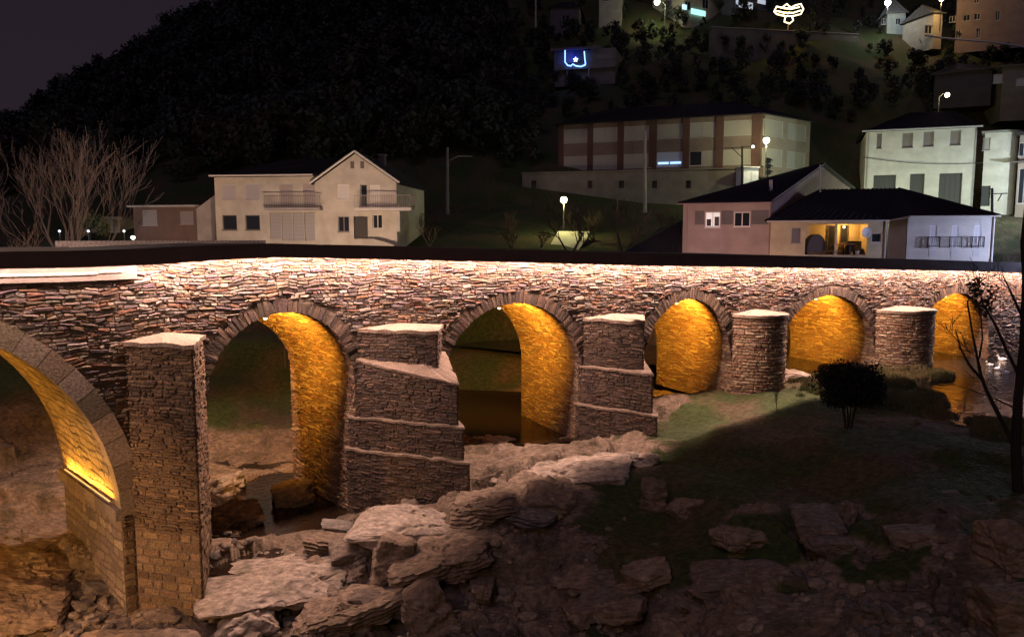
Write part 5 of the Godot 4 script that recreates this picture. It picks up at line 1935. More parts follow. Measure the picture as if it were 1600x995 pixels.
func build_woods() -> void:
	var r := RandomNumberGenerator.new()
	r.seed = 77
	var lists := [[], [], []]
	var n := 0
	while n < 3400:
		n += 1
		var u := r.randf_range(-0.95, 0.95)
		var z := sqrt(r.randf_range(96.0 * 96.0, 212.0 * 212.0))
		var px := CX + u * F
		if px > 780 and px < 1640:
			# the town side: only scattered trees between the houses
			if z > 135.0 and r.randf() < 0.55: continue
			if z < 108.0 and px > 840: continue
		var x := u * z
		var h := r.randf_range(5.0, 10.0)
		if px > 780: h *= r.randf_range(0.25, 0.6)
		var s := h / 8.0
		var b := Basis(Vector3.UP, r.randf() * TAU).scaled(Vector3(s * r.randf_range(0.8, 1.2), s, s * r.randf_range(0.8, 1.2)))
		lists[r.randi() % 3].append(Transform3D(b, Vector3(x, EYE + far_rel(x, z) + h * 0.45, -z)))
	var root := Node3D.new()
	root.name = "woodland"
	add_child(root)
	tag(root, "dark wooded hillside above the houses", "woodland", "", "stuff")
	for k in 3:
		scatter("crowns", leaf_cloud(420, Vector3(6.5, 9, 6.5), 0.42, [Color(0.040, 0.048, 0.036), Color(0.050, 0.046, 0.038), Color(0.035, 0.043, 0.036)][k], 8, 60 + k).mesh(), lists[k], M.leaf, root)
	# trees that stand out against the sky
	var sky_trees := [[20, 198, 9.0, 8.0], [62, 170, 8.0, 7.0], [112, 140, 9.0, 6.0], [142, 135, 7.0, 8.5], [200, 112, 9.0, 8.0], [238, 88, 9.0, 9.0], [285, 62, 10.0, 9.0], [345, 38, 10.0, 9.5], [405, 18, 14.0, 8.0], [470, 22, 9.0, 8.0], [540, 12, 13.0, 7.0], [600, 12, 12.0, 9.0]]
	for k in sky_trees.size():
		var q: Array = sky_trees[k]
		var u: float = (q[0] - CX) / F
		var z := 196.0
		# the crown's top meets the pixel
		var y: float = at(q[0], q[1], z).y - q[2]
		var gy := EYE + far_rel(u * z, z)
		leafy_tree("dark leafy tree on the wooded crest against the night sky", Vector3(u * z, gy - 0.3, -z), maxf(q[2], y + q[2] - gy), q[3], k, "trees along the crest of the hill")

func build_trees() -> void:
	var col := Color(0.30, 0.23, 0.19)
	# big leafless tree beyond the far end of the bridge
	var b := at(105, 388, 58.0)
	b.y = ground_y_at(b) - 0.2
	bare_tree("bare_tree", "large leafless tree with pale fanned branches left of the cream house", b, [[Vector3(0.1, 1, 0.1), 4.3, 0.15, 6], [Vector3(-0.45, 1, 0), 4.2, 0.11, 5], [Vector3(0.45, 1, 0.2), 4.2, 0.10, 5], [Vector3(1.15, 1, -0.2), 4.0, 0.08, 4], [Vector3(-0.15, 1, -0.3), 4.2, 0.10, 5], [Vector3(-0.95, 1, 0.1), 3.6, 0.08, 4]], {"bend": 0.12, "lift": 0.05, "spread": 0.48, "thin": 0.012, "kids": 2, "top": 4, "col": Color(0.27, 0.235, 0.215)})
	var b2 := at(12, 388, 56.0)
	b2.y = ground_y_at(b2) - 0.2
	bare_tree("bare_tree", "smaller leafless tree behind the far parapet of the bridge", b2, [[Vector3(-0.2, 1, 0.1), 2.6, 0.12, 4], [Vector3(-0.6, 1, 0), 2.4, 0.1, 5]], {"bend": 0.18, "lift": 0.08, "spread": 0.6, "thin": 0.014, "kids": 2, "top": 4, "col": col * 0.9})
	# leafless trees on the slope between the houses
	for q in [[890, 392, 60.0, 2.0, "leafless crooked tree in front of the lit shed roof"], [975, 396, 61.0, 1.9, "leafless crooked tree beside the wooden stake"]]:
		var p := at(q[0], q[1], q[2])
		p.y = ground_y_at(p) - 0.2
		bare_tree("bare_tree", q[4], p, [[Vector3(0.5, 1, 0.1), q[3], 0.13, 5], [Vector3(-0.5, 1, 0.0), q[3] * 0.9, 0.10, 4]], {"bend": 0.25, "lift": 0.03, "spread": 0.8, "thin": 0.016, "kids": 3, "top": 2, "col": Color(0.10, 0.075, 0.055)})
	# scrub
	var r := RandomNumberGenerator.new()
	r.seed = 5
	for k in 26:
		var px := r.randf_range(640, 1050)
		var z := r.randf_range(62, 84)
		var p := at(px, 390, z)
		p.y = ground_y_at(p) - 0.1
		var st := []
		for j in 5: st.append([Vector3(r.randf_range(-0.8, 0.8), 1, r.randf_range(-0.8, 0.8)), r.randf_range(0.6, 1.1), 0.04, 4])
		bare_tree("scrub_bush", "leafless brown bush in the scrub below the grey retaining wall", p, st, {"bend": 0.25, "lift": 0.05, "spread": 0.8, "thin": 0.013, "kids": 3, "top": 1, "col": Color(0.12, 0.088, 0.06)}, "leafless scrub on the slope")
	# round dark bush on the grass bank
	var p := hit(1326, 672)
	var root := thing("round_bush", "round dark clipped bush on thin stems on the grass bank", "bush", p)
	var sm := MB.new()
	for k in 6:
		var a := TAU * k / 6.0
		sm.tube(PackedVector3Array([Vector3(cos(a) * 0.10, -0.1, sin(a) * 0.08), Vector3(cos(a) * 0.2, 0.6, sin(a) * 0.15), Vector3(cos(a) * 0.45, 1.5, sin(a) * 0.35)]), PackedFloat32Array([0.035, 0.028, 0.02]), 5, Color(0.06, 0.045, 0.035))
	obj("stems", sm, M.bark, root)
	var k2 := -p.z / F
	var c := obj("crown", leaf_cloud(15000, Vector3(122 * k2, 98 * k2, 2.8), 0.06, Color(0.012, 0.012, 0.009), 40, 801), M.leaf, root)
	c.position = Vector3(0, 72 * k2, 0)
	# dark tree at the right edge, in front of the water
	var tb := hit(1592, 768)
	var zt := -tb.z
	var tr := thing("bare_tree", "dark leafless tree leaning over the bank in front of the water", "tree", tb)
	var dk := Color(0.035, 0.026, 0.02)
	var tm := MB.new()
	var line := func(mb: MB, pts: Array, r0: float, r1: float) -> PackedVector3Array:
		var v := PackedVector3Array(); var rr := PackedFloat32Array()
		for k in pts.size():
			v.append(at(pts[k][0], pts[k][1], zt + (pts[k][2] if pts[k].size() > 2 else 0.0)) - tb)
			rr.append(lerpf(r0, r1, float(k) / (pts.size() - 1)))
		mb.tube(v, rr, 6, dk)
		return v
	line.call(tm, [[1592, 775], [1588, 700], [1592, 620], [1600, 540], [1604, 440], [1600, 380], [1608, 300]], 0.16, 0.07)
	obj("trunk", tm, M.bark, tr)
	var bm := MB.new()
	line.call(bm, [[1590, 705], [1570, 665], [1545, 615], [1534, 590], [1528, 560, 0.2], [1520, 520, 0.4], [1512, 470, 0.5]], 0.075, 0.02)
	line.call(bm, [[1534, 592], [1515, 570], [1502, 545], [1494, 515]], 0.05, 0.015)
	line.call(bm, [[1595, 590], [1575, 550], [1555, 505], [1538, 478], [1530, 450]], 0.055, 0.018)
	line.call(bm, [[1531, 560], [1536, 530], [1534, 495], [1524, 460]], 0.03, 0.012)
	line.call(bm, [[1600, 500], [1580, 455], [1568, 430]], 0.045, 0.012)
	line.call(bm, [[1592, 640], [1560, 625], [1520, 610], [1490, 600]], 0.03, 0.01)
	var o := {"bend": 0.3, "lift": 0.02, "spread": 0.9, "thin": 0.008, "kids": 3, "top": 2, "col": dk}
	for q in [[1528, 560], [1512, 480], [1536, 480], [1545, 500], [1500, 545], [1575, 450], [1560, 610], [1530, 455], [1598, 420], [1600, 470]]:
		grow(bm, at(q[0], q[1], zt + 0.2) - tb, Vector3(rng.randf_range(-1, 0.3), 0.8, rng.randf_range(-0.4, 0.4)).normalized(), 0.55, 0.014, 2, o)
	obj("branches", bm, M.bark, tr)
	var lc := obj("leaf_clump", leaf_cloud(500, Vector3(1.1, 1.6, 0.9), 0.05, Color(0.02, 0.018, 0.014), 7, 44), M.leaf, tr)
	lc.position = at(1536, 468, zt + 0.2) - tb
	# thin bare saplings on the dark bank
	for q in [[1215, 650], [1455, 640], [1508, 640]]:
		var sp_ := hit(q[0], q[1])
		bare_tree("sapling", "thin leafless sapling on the dark grass bank", sp_, [[Vector3(0.05, 1, 0), 0.7, 0.018, 3], [Vector3(-0.2, 1, 0.1), 0.6, 0.014, 3]], {"bend": 0.15, "lift": 0.1, "spread": 0.5, "thin": 0.006, "kids": 2, "top": 1, "col": Color(0.07, 0.05, 0.04)}, "thin saplings on the bank")
	# hedge left of the annex
	var hp := at(140, 380, 66.0)
	hp.y = ground_y_at(hp)
	var hd := thing("hedge_bush", "olive green garden bush behind the far parapet, lit by a lamp", "bush", hp)
	var hc := obj("crown", leaf_cloud(2500, Vector3(4.2, 3.6, 2.6), 0.13, Color(0.085, 0.095, 0.035), 10, 71), M.leaf, hd)
	hc.position = Vector3(0, 1.5, 0)
	var hs := MB.new()
	hs.tube(PackedVector3Array([Vector3(0, -0.2, 0), Vector3(0.1, 1.2, 0)]), PackedFloat32Array([0.1, 0.05]), 6, Color(0.1, 0.08, 0.06))
	obj("stem", hs, M.bark, hd)

func build_grass() -> void:
	var r := RandomNumberGenerator.new()
	r.seed = 19
	var root := Node3D.new()
	root.name = "grass"
	add_child(root)
	tag(root, "short grass and dry weeds on the bank", "grass", "", "stuff")
	var cols := [Color(0.060, 0.080, 0.022), Color(0.085, 0.085, 0.03), Color(0.15, 0.115, 0.055)]
	for v in 3:
		var mb := MB.new()
		for k in 9:
			var a := r.randf() * TAU
			var o := Vector3(r.randf_range(-0.1, 0.1), -0.02, r.randf_range(-0.1, 0.1))
			var lean := Vector3(cos(a), 0, sin(a)) * r.randf_range(0.03, 0.09)
			var h := r.randf_range(0.08, 0.2)
			var sd := Vector3(-sin(a), 0, cos(a)) * 0.011
			var c: Color = cols[v] * r.randf_range(0.7, 1.3)
			mb.tri(o - sd, o + sd, o + lean + Vector3(0, h, 0), Vector3(0, 0.4, 1), c)
		var me := mb.mesh()
		var xf := []
		var tries := 0
		while xf.size() < 26000 and tries < 120000:
			tries += 1
			var z := sqrt(r.randf_range(16.0 * 16.0, 41.0 * 41.0))
			var u := r.randf_range(0.02, 0.75)
			var x := u * z
			var g := grassy(x, z) + nz3.get_noise_2d(x * 25.0, z * 25.0) * 0.3
			if g < r.randf_range(0.35, 0.9): continue
			if v == 0 and nz2.get_noise_2d(x * 6.0, z * 6.0) > 0.15: continue
			if v == 2 and nz2.get_noise_2d(x * 6.0, z * 6.0) < -0.1: continue
			var y := EYE + ground_rel(x, z)
			if y < EYE + WATER + 0.02: continue
			var s := r.randf_range(0.6, 1.4) * minf(z / 26.0, 1.25)
			xf.append(Transform3D(Basis(Vector3.UP, r.randf() * TAU).scaled(Vector3(s, s, s)), Vector3(x, y, -z)))
		scatter("tufts", me, xf, M.leaf, root)

func build_birds() -> void:
	var white := Color(0.8, 0.78, 0.72)
	for q in [[1524, 551], [1541, 553], [1572, 556], [1566, 563], [1547, 572], [1559, 578], [1572, 584]]:
		var d := ray(q[0], q[1])
		var p := Vector3(0, EYE, 0) + d * ((WATER) / d.y)
		var mb := MB.new()
		mb.tube(PackedVector3Array([Vector3(-0.27, 0.13, 0), Vector3(-0.2, 0.1, 0), Vector3(-0.08, 0.07, 0), Vector3(0.06, 0.07, 0), Vector3(0.14, 0.12, 0), Vector3(0.165, 0.2, 0), Vector3(0.18, 0.28, 0), Vector3(0.215, 0.31, 0), Vector3(0.25, 0.3, 0), Vector3(0.3, 0.285, 0)]), PackedFloat32Array([0.012, 0.06, 0.12, 0.12, 0.075, 0.04, 0.038, 0.05, 0.035, 0.008]), 10, white)
		var o := obj("white_duck", mb, M.paint)
		o.position = p + Vector3(0, -0.02, 0)
		o.rotation.y = rng.randf_range(-0.6, 0.6) + (PI if rng.randf() < 0.5 else 0.0)
		tag(o, "small white duck floating on the dark water by the last arch", "duck", "white ducks on the water")

func build_rubble() -> void:
	var r := RandomNumberGenerator.new()
	r.seed = 23
	var keep_v := ico_v
	var keep_f := ico_f
	ico_v = PackedVector3Array(); ico_f = PackedInt32Array()
	make_ico(1)
	var root := Node3D.new()
	root.name = "rubble"
	add_child(root)
	tag(root, "small broken stones strewn over the riverbed", "rubble", "", "stuff")
	for v in 4:
		var me := rock_mesh(Vector3(0.3, 0.16, 0.24), 300 + v * 7, [Color(0.27, 0.21, 0.16), Color(0.16, 0.13, 0.11), Color(0.22, 0.165, 0.12), Color(0.34, 0.27, 0.2)][v], 0.2).mesh()
		var xf := []
		var tries := 0
		while xf.size() < 450 and tries < 60000:
			tries += 1
			var z := sqrt(r.randf_range(13.0 * 13.0, 25.5 * 25.5))
			var x := r.randf_range(-0.72, 0.75) * z
			var g := grassy(x, z)
			if g > 0.45 and r.randf() < 0.992: continue
			if nz2.get_noise_2d(x * 12.0, z * 12.0) < r.randf_range(-0.3, 0.25): continue
			var s := r.randf_range(0.4, 1.3) * (2.0 if r.randf() < 0.12 else 1.0)
			xf.append(Transform3D(Basis.from_euler(Vector3(r.randf_range(-0.5, 0.5), r.randf() * TAU, r.randf_range(-0.5, 0.5))).scaled(Vector3(s, s, s)), Vector3(x, EYE + ground_rel(x, z) + 0.02, -z)))
		scatter("stones", me, xf, M.rock, root)
	ico_v = keep_v; ico_f = keep_f
# ---------------------------------------------------------------- lamps, poles, the hillside town
func bulb(root: Node3D, off: Vector3, r: float, gcol: Color, ge: float, lcol: Color, le: float) -> void:
	var sm := SphereMesh.new()
	sm.radius = r; sm.height = r * 2; sm.radial_segments = 14; sm.rings = 8
	var g := inst("lamp_bulb", sm, glow(gcol, ge), root)
	g.position = off
	if le > 0.0:
		var ol := OmniLight3D.new()
		ol.name = "lamp_light"
		ol.light_color = lcol
		ol.light_energy = le
		ol.light_size = minf(r * 0.9, 0.2)
		ol.omni_range = 120.0
		ol.omni_attenuation = 2.0
		ol.shadow_enabled = true
		ol.position = off if r < 0.24 else off - Vector3(0, r + 0.12, 0)
		root.add_child(ol)

func street_lamp(label: String, px: float, py: float, z: float, h: float, r: float, gcol: Color, ge: float, le: float, arm := 0.0, group := "") -> Node3D:
	var p := at(px, py, z)
	return street_lamp_at(label, p, h, r, gcol, ge, le, arm, group)

func street_lamp_at(label: String, p: Vector3, h: float, r: float, gcol: Color, ge: float, le: float, arm := 0.0, group := "") -> Node3D:
	var root := thing("street_lamp", label, "lamp", p - Vector3(0, h, 0), group)
	var mb := MB.new()
	mb.tube(PackedVector3Array([Vector3(arm, 0, 0), Vector3(arm, h * 0.96, 0)]), PackedFloat32Array([0.08, 0.05]), 8, Color(0.16, 0.16, 0.15))
	if arm != 0.0: mb.tube(PackedVector3Array([Vector3(arm, h * 0.93, 0), Vector3(arm * 0.5, h + 0.16, 0), Vector3(0, h + 0.2, 0)]), PackedFloat32Array([0.05, 0.04, 0.04]), 6, Color(0.16, 0.16, 0.15))
	else: mb.tube(PackedVector3Array([Vector3(0, h * 0.96, 0), Vector3(0, h - r, 0)]), PackedFloat32Array([0.05, 0.07]), 8, Color(0.16, 0.16, 0.15))
	obj("pole", mb, M.paint, root)
	var cap := MB.new()
	cap.tube(PackedVector3Array([Vector3(0, h + r * 0.75, 0), Vector3(0, h + r * 1.1, 0), Vector3(0, h + r * 1.25, 0)]), PackedFloat32Array([r * 0.9, r * 0.7, 0.02]), 10, Color(0.12, 0.12, 0.12))
	obj("lamp_hood", cap, M.paint, root)
	bulb(root, Vector3(0, h, 0), r, gcol, ge, gcol, le)
	return root

func projector(label: String, p: Vector3, aim: Vector3, col: Color, le: float, angle: float) -> void:
	var root := thing("floodlight", label, "floodlight", p, "floodlights behind the bridge")
	var d := (aim - p).normalized()
	var bs := Basis.looking_at(d, Vector3.UP)
	var mb := MB.new()
	mb.box(Transform3D(bs, -d * 0.12), Vector3(0.5, 0.36, 0.2), Color(0.06, 0.06, 0.06))
	obj("housing", mb, M.paint, root)
	mb = MB.new()
	mb.box(Transform3D(bs, d * 0.0), Vector3(0.44, 0.3, 0.02))
	obj("lamp_face", mb, glow(col, 6.0), root)
	mb = MB.new()
	var gy := ground_y_at(p) - p.y - 0.2
	mb.tube(PackedVector3Array([Vector3(0, minf(gy, -0.5), 0) - d * 0.12, Vector3(0, -0.18, 0) - d * 0.12]), PackedFloat32Array([0.05, 0.05]), 6, Color(0.08, 0.08, 0.08))
	obj("post", mb, M.paint, root)
	var sl := SpotLight3D.new()
	sl.name = "flood_light"
	sl.light_color = col
	sl.light_energy = le
	sl.light_size = 0.2
	sl.spot_angle = angle
	sl.spot_range = 120.0
	sl.spot_attenuation = 2.0
	sl.spot_angle_attenuation = 0.6
	sl.shadow_enabled = true
	root.add_child(sl)
	sl.transform = Transform3D(bs, d * 0.08)

func pole(called: String, label: String, px: float, py0: float, py1: float, z: float, r0: float, r1: float, col: Color, arms: Array) -> void:
	var a := at(px, py1, z)
	var root := thing(called, label, "pole", a)
	var mb := MB.new()
	mb.tube(PackedVector3Array([Vector3.ZERO, at(px, py0, z) - a]), PackedFloat32Array([r0, r1]), 8, col)
	obj("mast", mb, M.plaster, root)
	for q in arms:   # polyline of pixels
		mb = MB.new()
		var v := PackedVector3Array(); var rr := PackedFloat32Array()
		for e in q: v.append(at(e[0], e[1], z) - a); rr.append(0.045)
		mb.tube(v, rr, 6, col * 0.8)
		obj("bracket", mb, M.paint, root)

func build_lamps() -> void:
	var warmw := Color(1.0, 0.93, 0.68)
	var coolw := Color(0.90, 0.97, 1.0)
	street_lamp("round yellowish globe lamp on a short pole in the scrub", 881, 312, 67.0, 3.6, 0.30, Color(1.0, 0.95, 0.62), 6.0, 17.0)
	street_lamp("bright street lamp in front of the end of the brick building", 1198, 219, 83.5, 6.0, 0.34, Color(1.0, 0.95, 0.72), 6.0, 34.0, 0.0)
	street_lamp("bright lamp standing above the black roof of the white warehouse", 1481, 148, 96.0, 4.0, 0.28, Color(1.0, 0.93, 0.66), 6.0, 8.0, -1.0)
	street_lamp("tall bright cool street lamp beside the pale gabled house on the hill", 1388, 4, 134.0, 5.2, 0.5, coolw, 6.0, 32.0)
	street_lamp("bright lamp among the trees high on the wooded hill", 660, 12, 185.0, 6.0, 0.8, Color(0.95, 1.0, 0.75), 5.0, 30.0)
	street_lamp("street lamp at the top of the grass slope by the grey block", 1027, 3, 146.0, 6.0, 0.55, Color(1.0, 1.0, 0.8), 5.0, 22.0, 1.5)
	street_lamp("warm lamp on the corner of the brown terraced house", 1472, -2, 127.0, 5.0, 0.4, Color(1.0, 0.82, 0.52), 5.0, 34.0)
	street_lamp("small white lamp just behind the far parapet of the bridge", 207, 371, 45.0, 2.6, 0.12, Color(1.0, 0.97, 0.9), 5.0, 3.0)
	# lamps outside the picture; embankment floodlights are added to light house fronts and tree
	projector("added unseen warm floodlight on the lower embankment aimed at the cream house", at(440, 398, 47.0) + Vector3(0, -0.9, 0), at(478, 330, 62.0), Color(1.0, 0.85, 0.75), 170.0, 44.0)
	projector("added unseen warm floodlight on the lower embankment aimed at the leafless tree", at(70, 398, 45.0) + Vector3(0, -0.9, 0), at(110, 270, 58.0), Color(1.0, 0.78, 0.64), 90.0, 44.0)
	projector("added unseen warm floodlight on the lower embankment aimed at the pink house", at(1100, 412, 48.5) + Vector3(0, -0.8, 0), at(1140, 340, 59.0), Color(1.0, 0.80, 0.72), 55.0, 42.0)
	projector("added unseen warm floodlight on the lower embankment aimed at the veranda", at(1290, 416, 46.5) + Vector3(0, -0.9, 0), at(1340, 370, 55.5), Color(1.0, 0.85, 0.66), 80.0, 46.0)
	projector("added unseen white floodlight on the lower embankment aimed at the wing of the low house", at(1420, 420, 50.5) + Vector3(0, -0.5, 0), at(1470, 370, 54.0), Color(1.0, 0.94, 0.86), 9.0, 60.0)
	projector("warm floodlight on the bank aimed at the foot of the tall square-cut pier", Vector3(-15.8, EYE - 8.6, -14.5), Vector3(-12.6, EYE - 9.6, -24.0), Color(1.0, 0.74, 0.48), 80.0, 30.0)
	street_lamp_at("cool blue white street lamp past the end of the low cream house", at(1700, 372, 47.0), 5.0, 0.2, Color(0.76, 0.81, 1.0), 4.0, 85.0)
	street_lamp_at("street lamp in the yard of the white warehouse", at(1440, 332, 73.0) + Vector3(0, -0.8, 0), 2.6, 0.2, Color(0.95, 1.0, 0.84), 4.0, 120.0)
	street_lamp_at("cool street lamp past the rounded white building", at(1660, 260, 72.0), 6.0, 0.2, Color(0.9, 0.97, 1.0), 4.0, 75.0)
	street_lamp_at("street lamp on the near river road", Vector3(-9.0, EYE + 5.0, 7.0), 8.0, 0.2, Color(1.0, 0.80, 0.58), 4.0, 62.0, 0.0, "lamps on the near river road")
	street_lamp_at("street lamp on the near river road", Vector3(16.0, EYE + 5.0, 9.0), 8.0, 0.2, Color(1.0, 0.80, 0.58), 4.0, 30.0, 0.0, "lamps on the near river road")
	projector("added unseen warm floodlight on the deck aimed along the far parapet", W(-14.5, EYE + 2.4, -1.0), W(-8.0, EYE - 0.4, -6.0), Color(1.0, 0.84, 0.76), 90.0, 42.0)  # added spot out of view, only to brighten the far parapet and kerb
	# masts
	pole("utility_pole", "concrete utility pole with a bracket arm in the dark beside the cream house", 699, 230, 335, 72.0, 0.17, 0.12, Color(0.16, 0.15, 0.15), [[[700, 252], [715, 244], [738, 244]]])
	pole("utility_pole", "pale concrete pole in front of the retaining wall", 1008, 205, 332, 80.0, 0.20, 0.13, Color(0.34, 0.32, 0.29), [[[1003, 250], [1014, 250]], [[1000, 262], [1018, 262]]])
	pole("utility_pole", "dark lamp post with crossbar in front of the brick building", 1160, 228, 292, 82.0, 0.13, 0.1, Color(0.06, 0.055, 0.05), [[[1120, 232], [1160, 230], [1177, 228]], [[1143, 230], [1160, 246]]])
	pole("utility_pole", "wooden stake with insulators standing in the scrub", 965, 305, 396, 62.0, 0.07, 0.05, Color(0.14, 0.11, 0.09), [])
	pole("utility_pole", "short utility pole with wire arms behind the low cream house", 1551, 294, 345, 66.0, 0.12, 0.1, Color(0.10, 0.10, 0.10), [[[1546, 303], [1575, 302]], [[1560, 314], [1566, 303]]])
	pole("utility_pole", "thin street pole high on the hill above the blue lights", 837, -5, 45, 140.0, 0.16, 0.12, Color(0.4, 0.38, 0.34), [])
	# hanging lamp on the crossbar
	var hl := thing("street_lamp", "small lamp at the tip of the dark crossbar", "lamp", at(1177, 229, 82.0))
	bulb(hl, Vector3.ZERO, 0.16, Color(1.0, 0.95, 0.8), 3.0, warmw, 2.0)
	var bm := MB.new()
	bm.box(Transform3D(Basis(), Vector3(0, 0.18, 0)), Vector3(0.4, 0.08, 0.2), Color(0.1, 0.1, 0.1))
	obj("lamp_hood", bm, M.paint, hl)
	# traffic signal silhouette beside the bright lamp
	var tsig := thing("railway_signal", "dark signal with stacked hoods beside the bright street lamp", "signal", at(1200, 285, 82.5))
	bm = MB.new()
	bm.tube(PackedVector3Array([Vector3.ZERO, at(1200, 246, 82.5) - at(1200, 285, 82.5)]), PackedFloat32Array([0.09, 0.09]), 7, Color(0.03, 0.03, 0.03))
	obj("post", bm, M.paint, tsig)
	for k in 3:
		bm = MB.new()
		var c := at(1201, 251 + 9 * k, 82.5) - at(1200, 285, 82.5)
		bm.box(Transform3D(Basis(), c), Vector3(0.42, 0.5, 0.3), Color(0.025, 0.025, 0.025))
		bm.box(Transform3D(Basis(Vector3(0, 0, 1), -0.5), c + Vector3(0.3, 0.1, 0)), Vector3(0.34, 0.05, 0.3), Color(0.025, 0.025, 0.025))
		obj("signal_head", bm, M.paint, tsig)

func build_town() -> void:
	# shed with a lit pale roof, dark shed roofs in front of the scrub
	var root := thing("shed", "small shed whose pale pitched roof is lit by the globe lamp", "shed", at(885, 396, 64.0))
	var mb := MB.new()
	var pA := at(852, 396, 63.0); var pB := at(903, 392, 62.0); var pC := at(924, 361, 66.5); var pD := at(872, 361, 67.0)
	mb.quad(pA, pB, pC, pD, Vector3.UP, Color(0.55, 0.54, 0.42))
	mb.quad(pA - Vector3(0, .1, 0), pB - Vector3(0, .1, 0), pC - Vector3(0, .1, 0), pD - Vector3(0, .1, 0), Vector3.DOWN, Color(0.55, 0.54, 0.42))
	part("roof", mb, M.plaster, root)
	mb = MB.new()
	var q0 := Vector3(pA.x + 0.2, EYE - 4.0, pA.z - 0.2); var q1 := Vector3(pB.x - 0.2, EYE - 4.0, pB.z - 0.2)
	mb.quad(q0, q1, Vector3(q1.x, pB.y - 0.12, q1.z), Vector3(q0.x, pA.y - 0.12, q0.z), Vector3(0, 0, 1), Color(0.55, 0.54, 0.42))
	var q2 := Vector3(pC.x - 0.2, EYE - 4.0, pC.z + 0.2)
	mb.quad(q1, q2, Vector3(q2.x, pC.y - 0.12, q2.z), Vector3(q1.x, pB.y - 0.12, q1.z), Vector3(1, 0, 0), Color(0.55, 0.54, 0.42))
	part("wall", mb, M.plaster, root)
	var root2 := thing("shed", "low black shed roof between the lit shed and the pink house", "shed", at(1010, 402, 60.0))
	roof_slopes(root2, [[at(962, 400, 58.0), at(1066, 402, 58.0), at(1066, 344, 64.0), at(1030, 358, 64.0)]], ROOF * 0.8)
	mb = MB.new()
	var e0 := at(964, 402, 58.3); var e1 := at(1066, 404, 58.3)
	mb.quad(Vector3(e0.x, EYE - 5, e0.z), Vector3(e1.x, EYE - 5, e1.z), e1, e0, Vector3(0, 0, 1), Color(0.05, 0.045, 0.04))
	part("wall", mb, M.plaster, root2)
	mb = MB.new()
	mb.tube(PackedVector3Array([at(880, 394.5, 57.0), at(980, 396, 57.0)]), PackedFloat32Array([0.05, 0.05]), 5, Color(0.7, 0.66, 0.6))
	var gr := obj("handrail", mb, M.paint)
	tag(gr, "pale metal handrail just above the bridge edge below the lit shed", "handrail")
	# garden shelter left of the annex
	var sh := simple_house("garden_house", "little pale garden house half hidden by the olive bush", 122, 70.0, 186, 70.0, 343, 385, 4.0, Color(0.40, 0.40, 0.30), [[132, 352, 142, 370], [158, 350, 168, 372]], 0.0)
	for q in [[92, 361, Color(0.7, 0.85, 1.0)], [137, 361, Color(0.8, 0.85, 1.0)], [193, 361, Color(0.95, 0.95, 0.85)]]:
		var l := thing("garden_light", "tiny bright light in the garden beside the garden house", "light", at(q[0], q[1], 62.0), "tiny garden lights")
		bulb(l, Vector3.ZERO, 0.10, q[2], 1.5, q[2], 1.5)
		var gm := MB.new()
		gm.tube(PackedVector3Array([Vector3(0, -1.6, 0), Vector3(0, -0.1, 0)]), PackedFloat32Array([0.03, 0.03]), 5, Color(0.1, 0.1, 0.1))
		obj("post", gm, M.paint, l)
	# pale structure seen through the second arch
	var t := face(660, 58.0, 800, 57.0)
	var th := thing("river_shelter", "low pale roofed shelter on the far bank seen through the second arch", "shelter", at(730, 556, 57.5))
	mb = MB.new()
	var rr := rc(t, 640, 512, 840, 540)
	mb.quad(tp(t, rr.position, 0.0), tp(t, Vector2(rr.end.x, rr.position.y), 0.0), tp(t, rr.end, -2.2), tp(t, Vector2(rr.position.x, rr.end.y), -2.2), Vector3.UP, Color(0.42, 0.42, 0.36))
	mb.quad(tp(t, rr.position + Vector2(0, -0.1), 0.0), tp(t, Vector2(rr.end.x, rr.position.y - 0.1), 0.0), tp(t, rr.end + Vector2(0, -0.1), -2.2), tp(t, Vector2(rr.position.x, rr.end.y - 0.1), -2.2), Vector3.DOWN, Color(0.42, 0.42, 0.36))
	part("roof", mb, M.plaster, th)
	for x in [rr.position.x + 0.3, rr.position.x + 4.5, rr.end.x - 0.3]:
		mb = MB.new()
		lbox(mb, t, Rect2(x - 0.07, rr.position.y - 2.6, 0.14, 2.58), -0.2, -0.06, Color(0.3, 0.29, 0.26))
		part("post", mb, M.paint, th)
	mb = MB.new()
	lbox(mb, t, Rect2(rr.position.x + 0.2, rr.position.y - 2.6, rr.size.x - 0.4, 2.9), -2.2, -2.0, Color(0.2, 0.19, 0.17))
	part("back_wall", mb, M.plaster, th)
	# blue lit balcony house
	var t6 := face(860, 121.0, 968, 118.0)
	var bh := thing("balcony_house", "dark flat roofed house with a balcony outlined in blue string lights", "house", tp(t6, loc(t6, 865, 128)))
	mb = MB.new()
	var y0: float = loc(t6, 865, 135).y
	var wr := rc(t6, 866, 74, 962, 108)
	var hole := rc(t6, 868, 76, 924, 102)
	var h2 := rc(t6, 930, 82, 958, 92)
	wall_holes(mb, t6, Rect2(wr.position.x, wr.position.y, wr.size.x, wr.size.y), [hole, h2], 0.2, Color(0.16, 0.15, 0.14))
	shell(mb, t6, wr.position.x, wr.end.x, y0, wr.end.y, 7.0, Color(0.16, 0.15, 0.14))
	lbox(mb, t6, Rect2(wr.position.x, wr.position.y - 0.2, wr.size.x, 0.2), -1.0, 0.0, Color(0.16, 0.15, 0.14))
	part("wall", mb, M.plaster, bh)
	window(bh, t6, h2, "shutter", 0.12, Color(0.2, 0.19, 0.18))
	mb = MB.new()
	lbox(mb, t6, Rect2(wr.position.x - 0.5, wr.end.y, wr.size.x * 0.8, 0.35), -7.0, 0.5, Color(0.14, 0.12, 0.11))
	part("roof", mb, M.plaster, bh)
	mb = MB.new()
	lbox(mb, t6, rc(t6, 895, 80, 912, 100), -0.48, -0.4, Color(0.05, 0.05, 0.07))
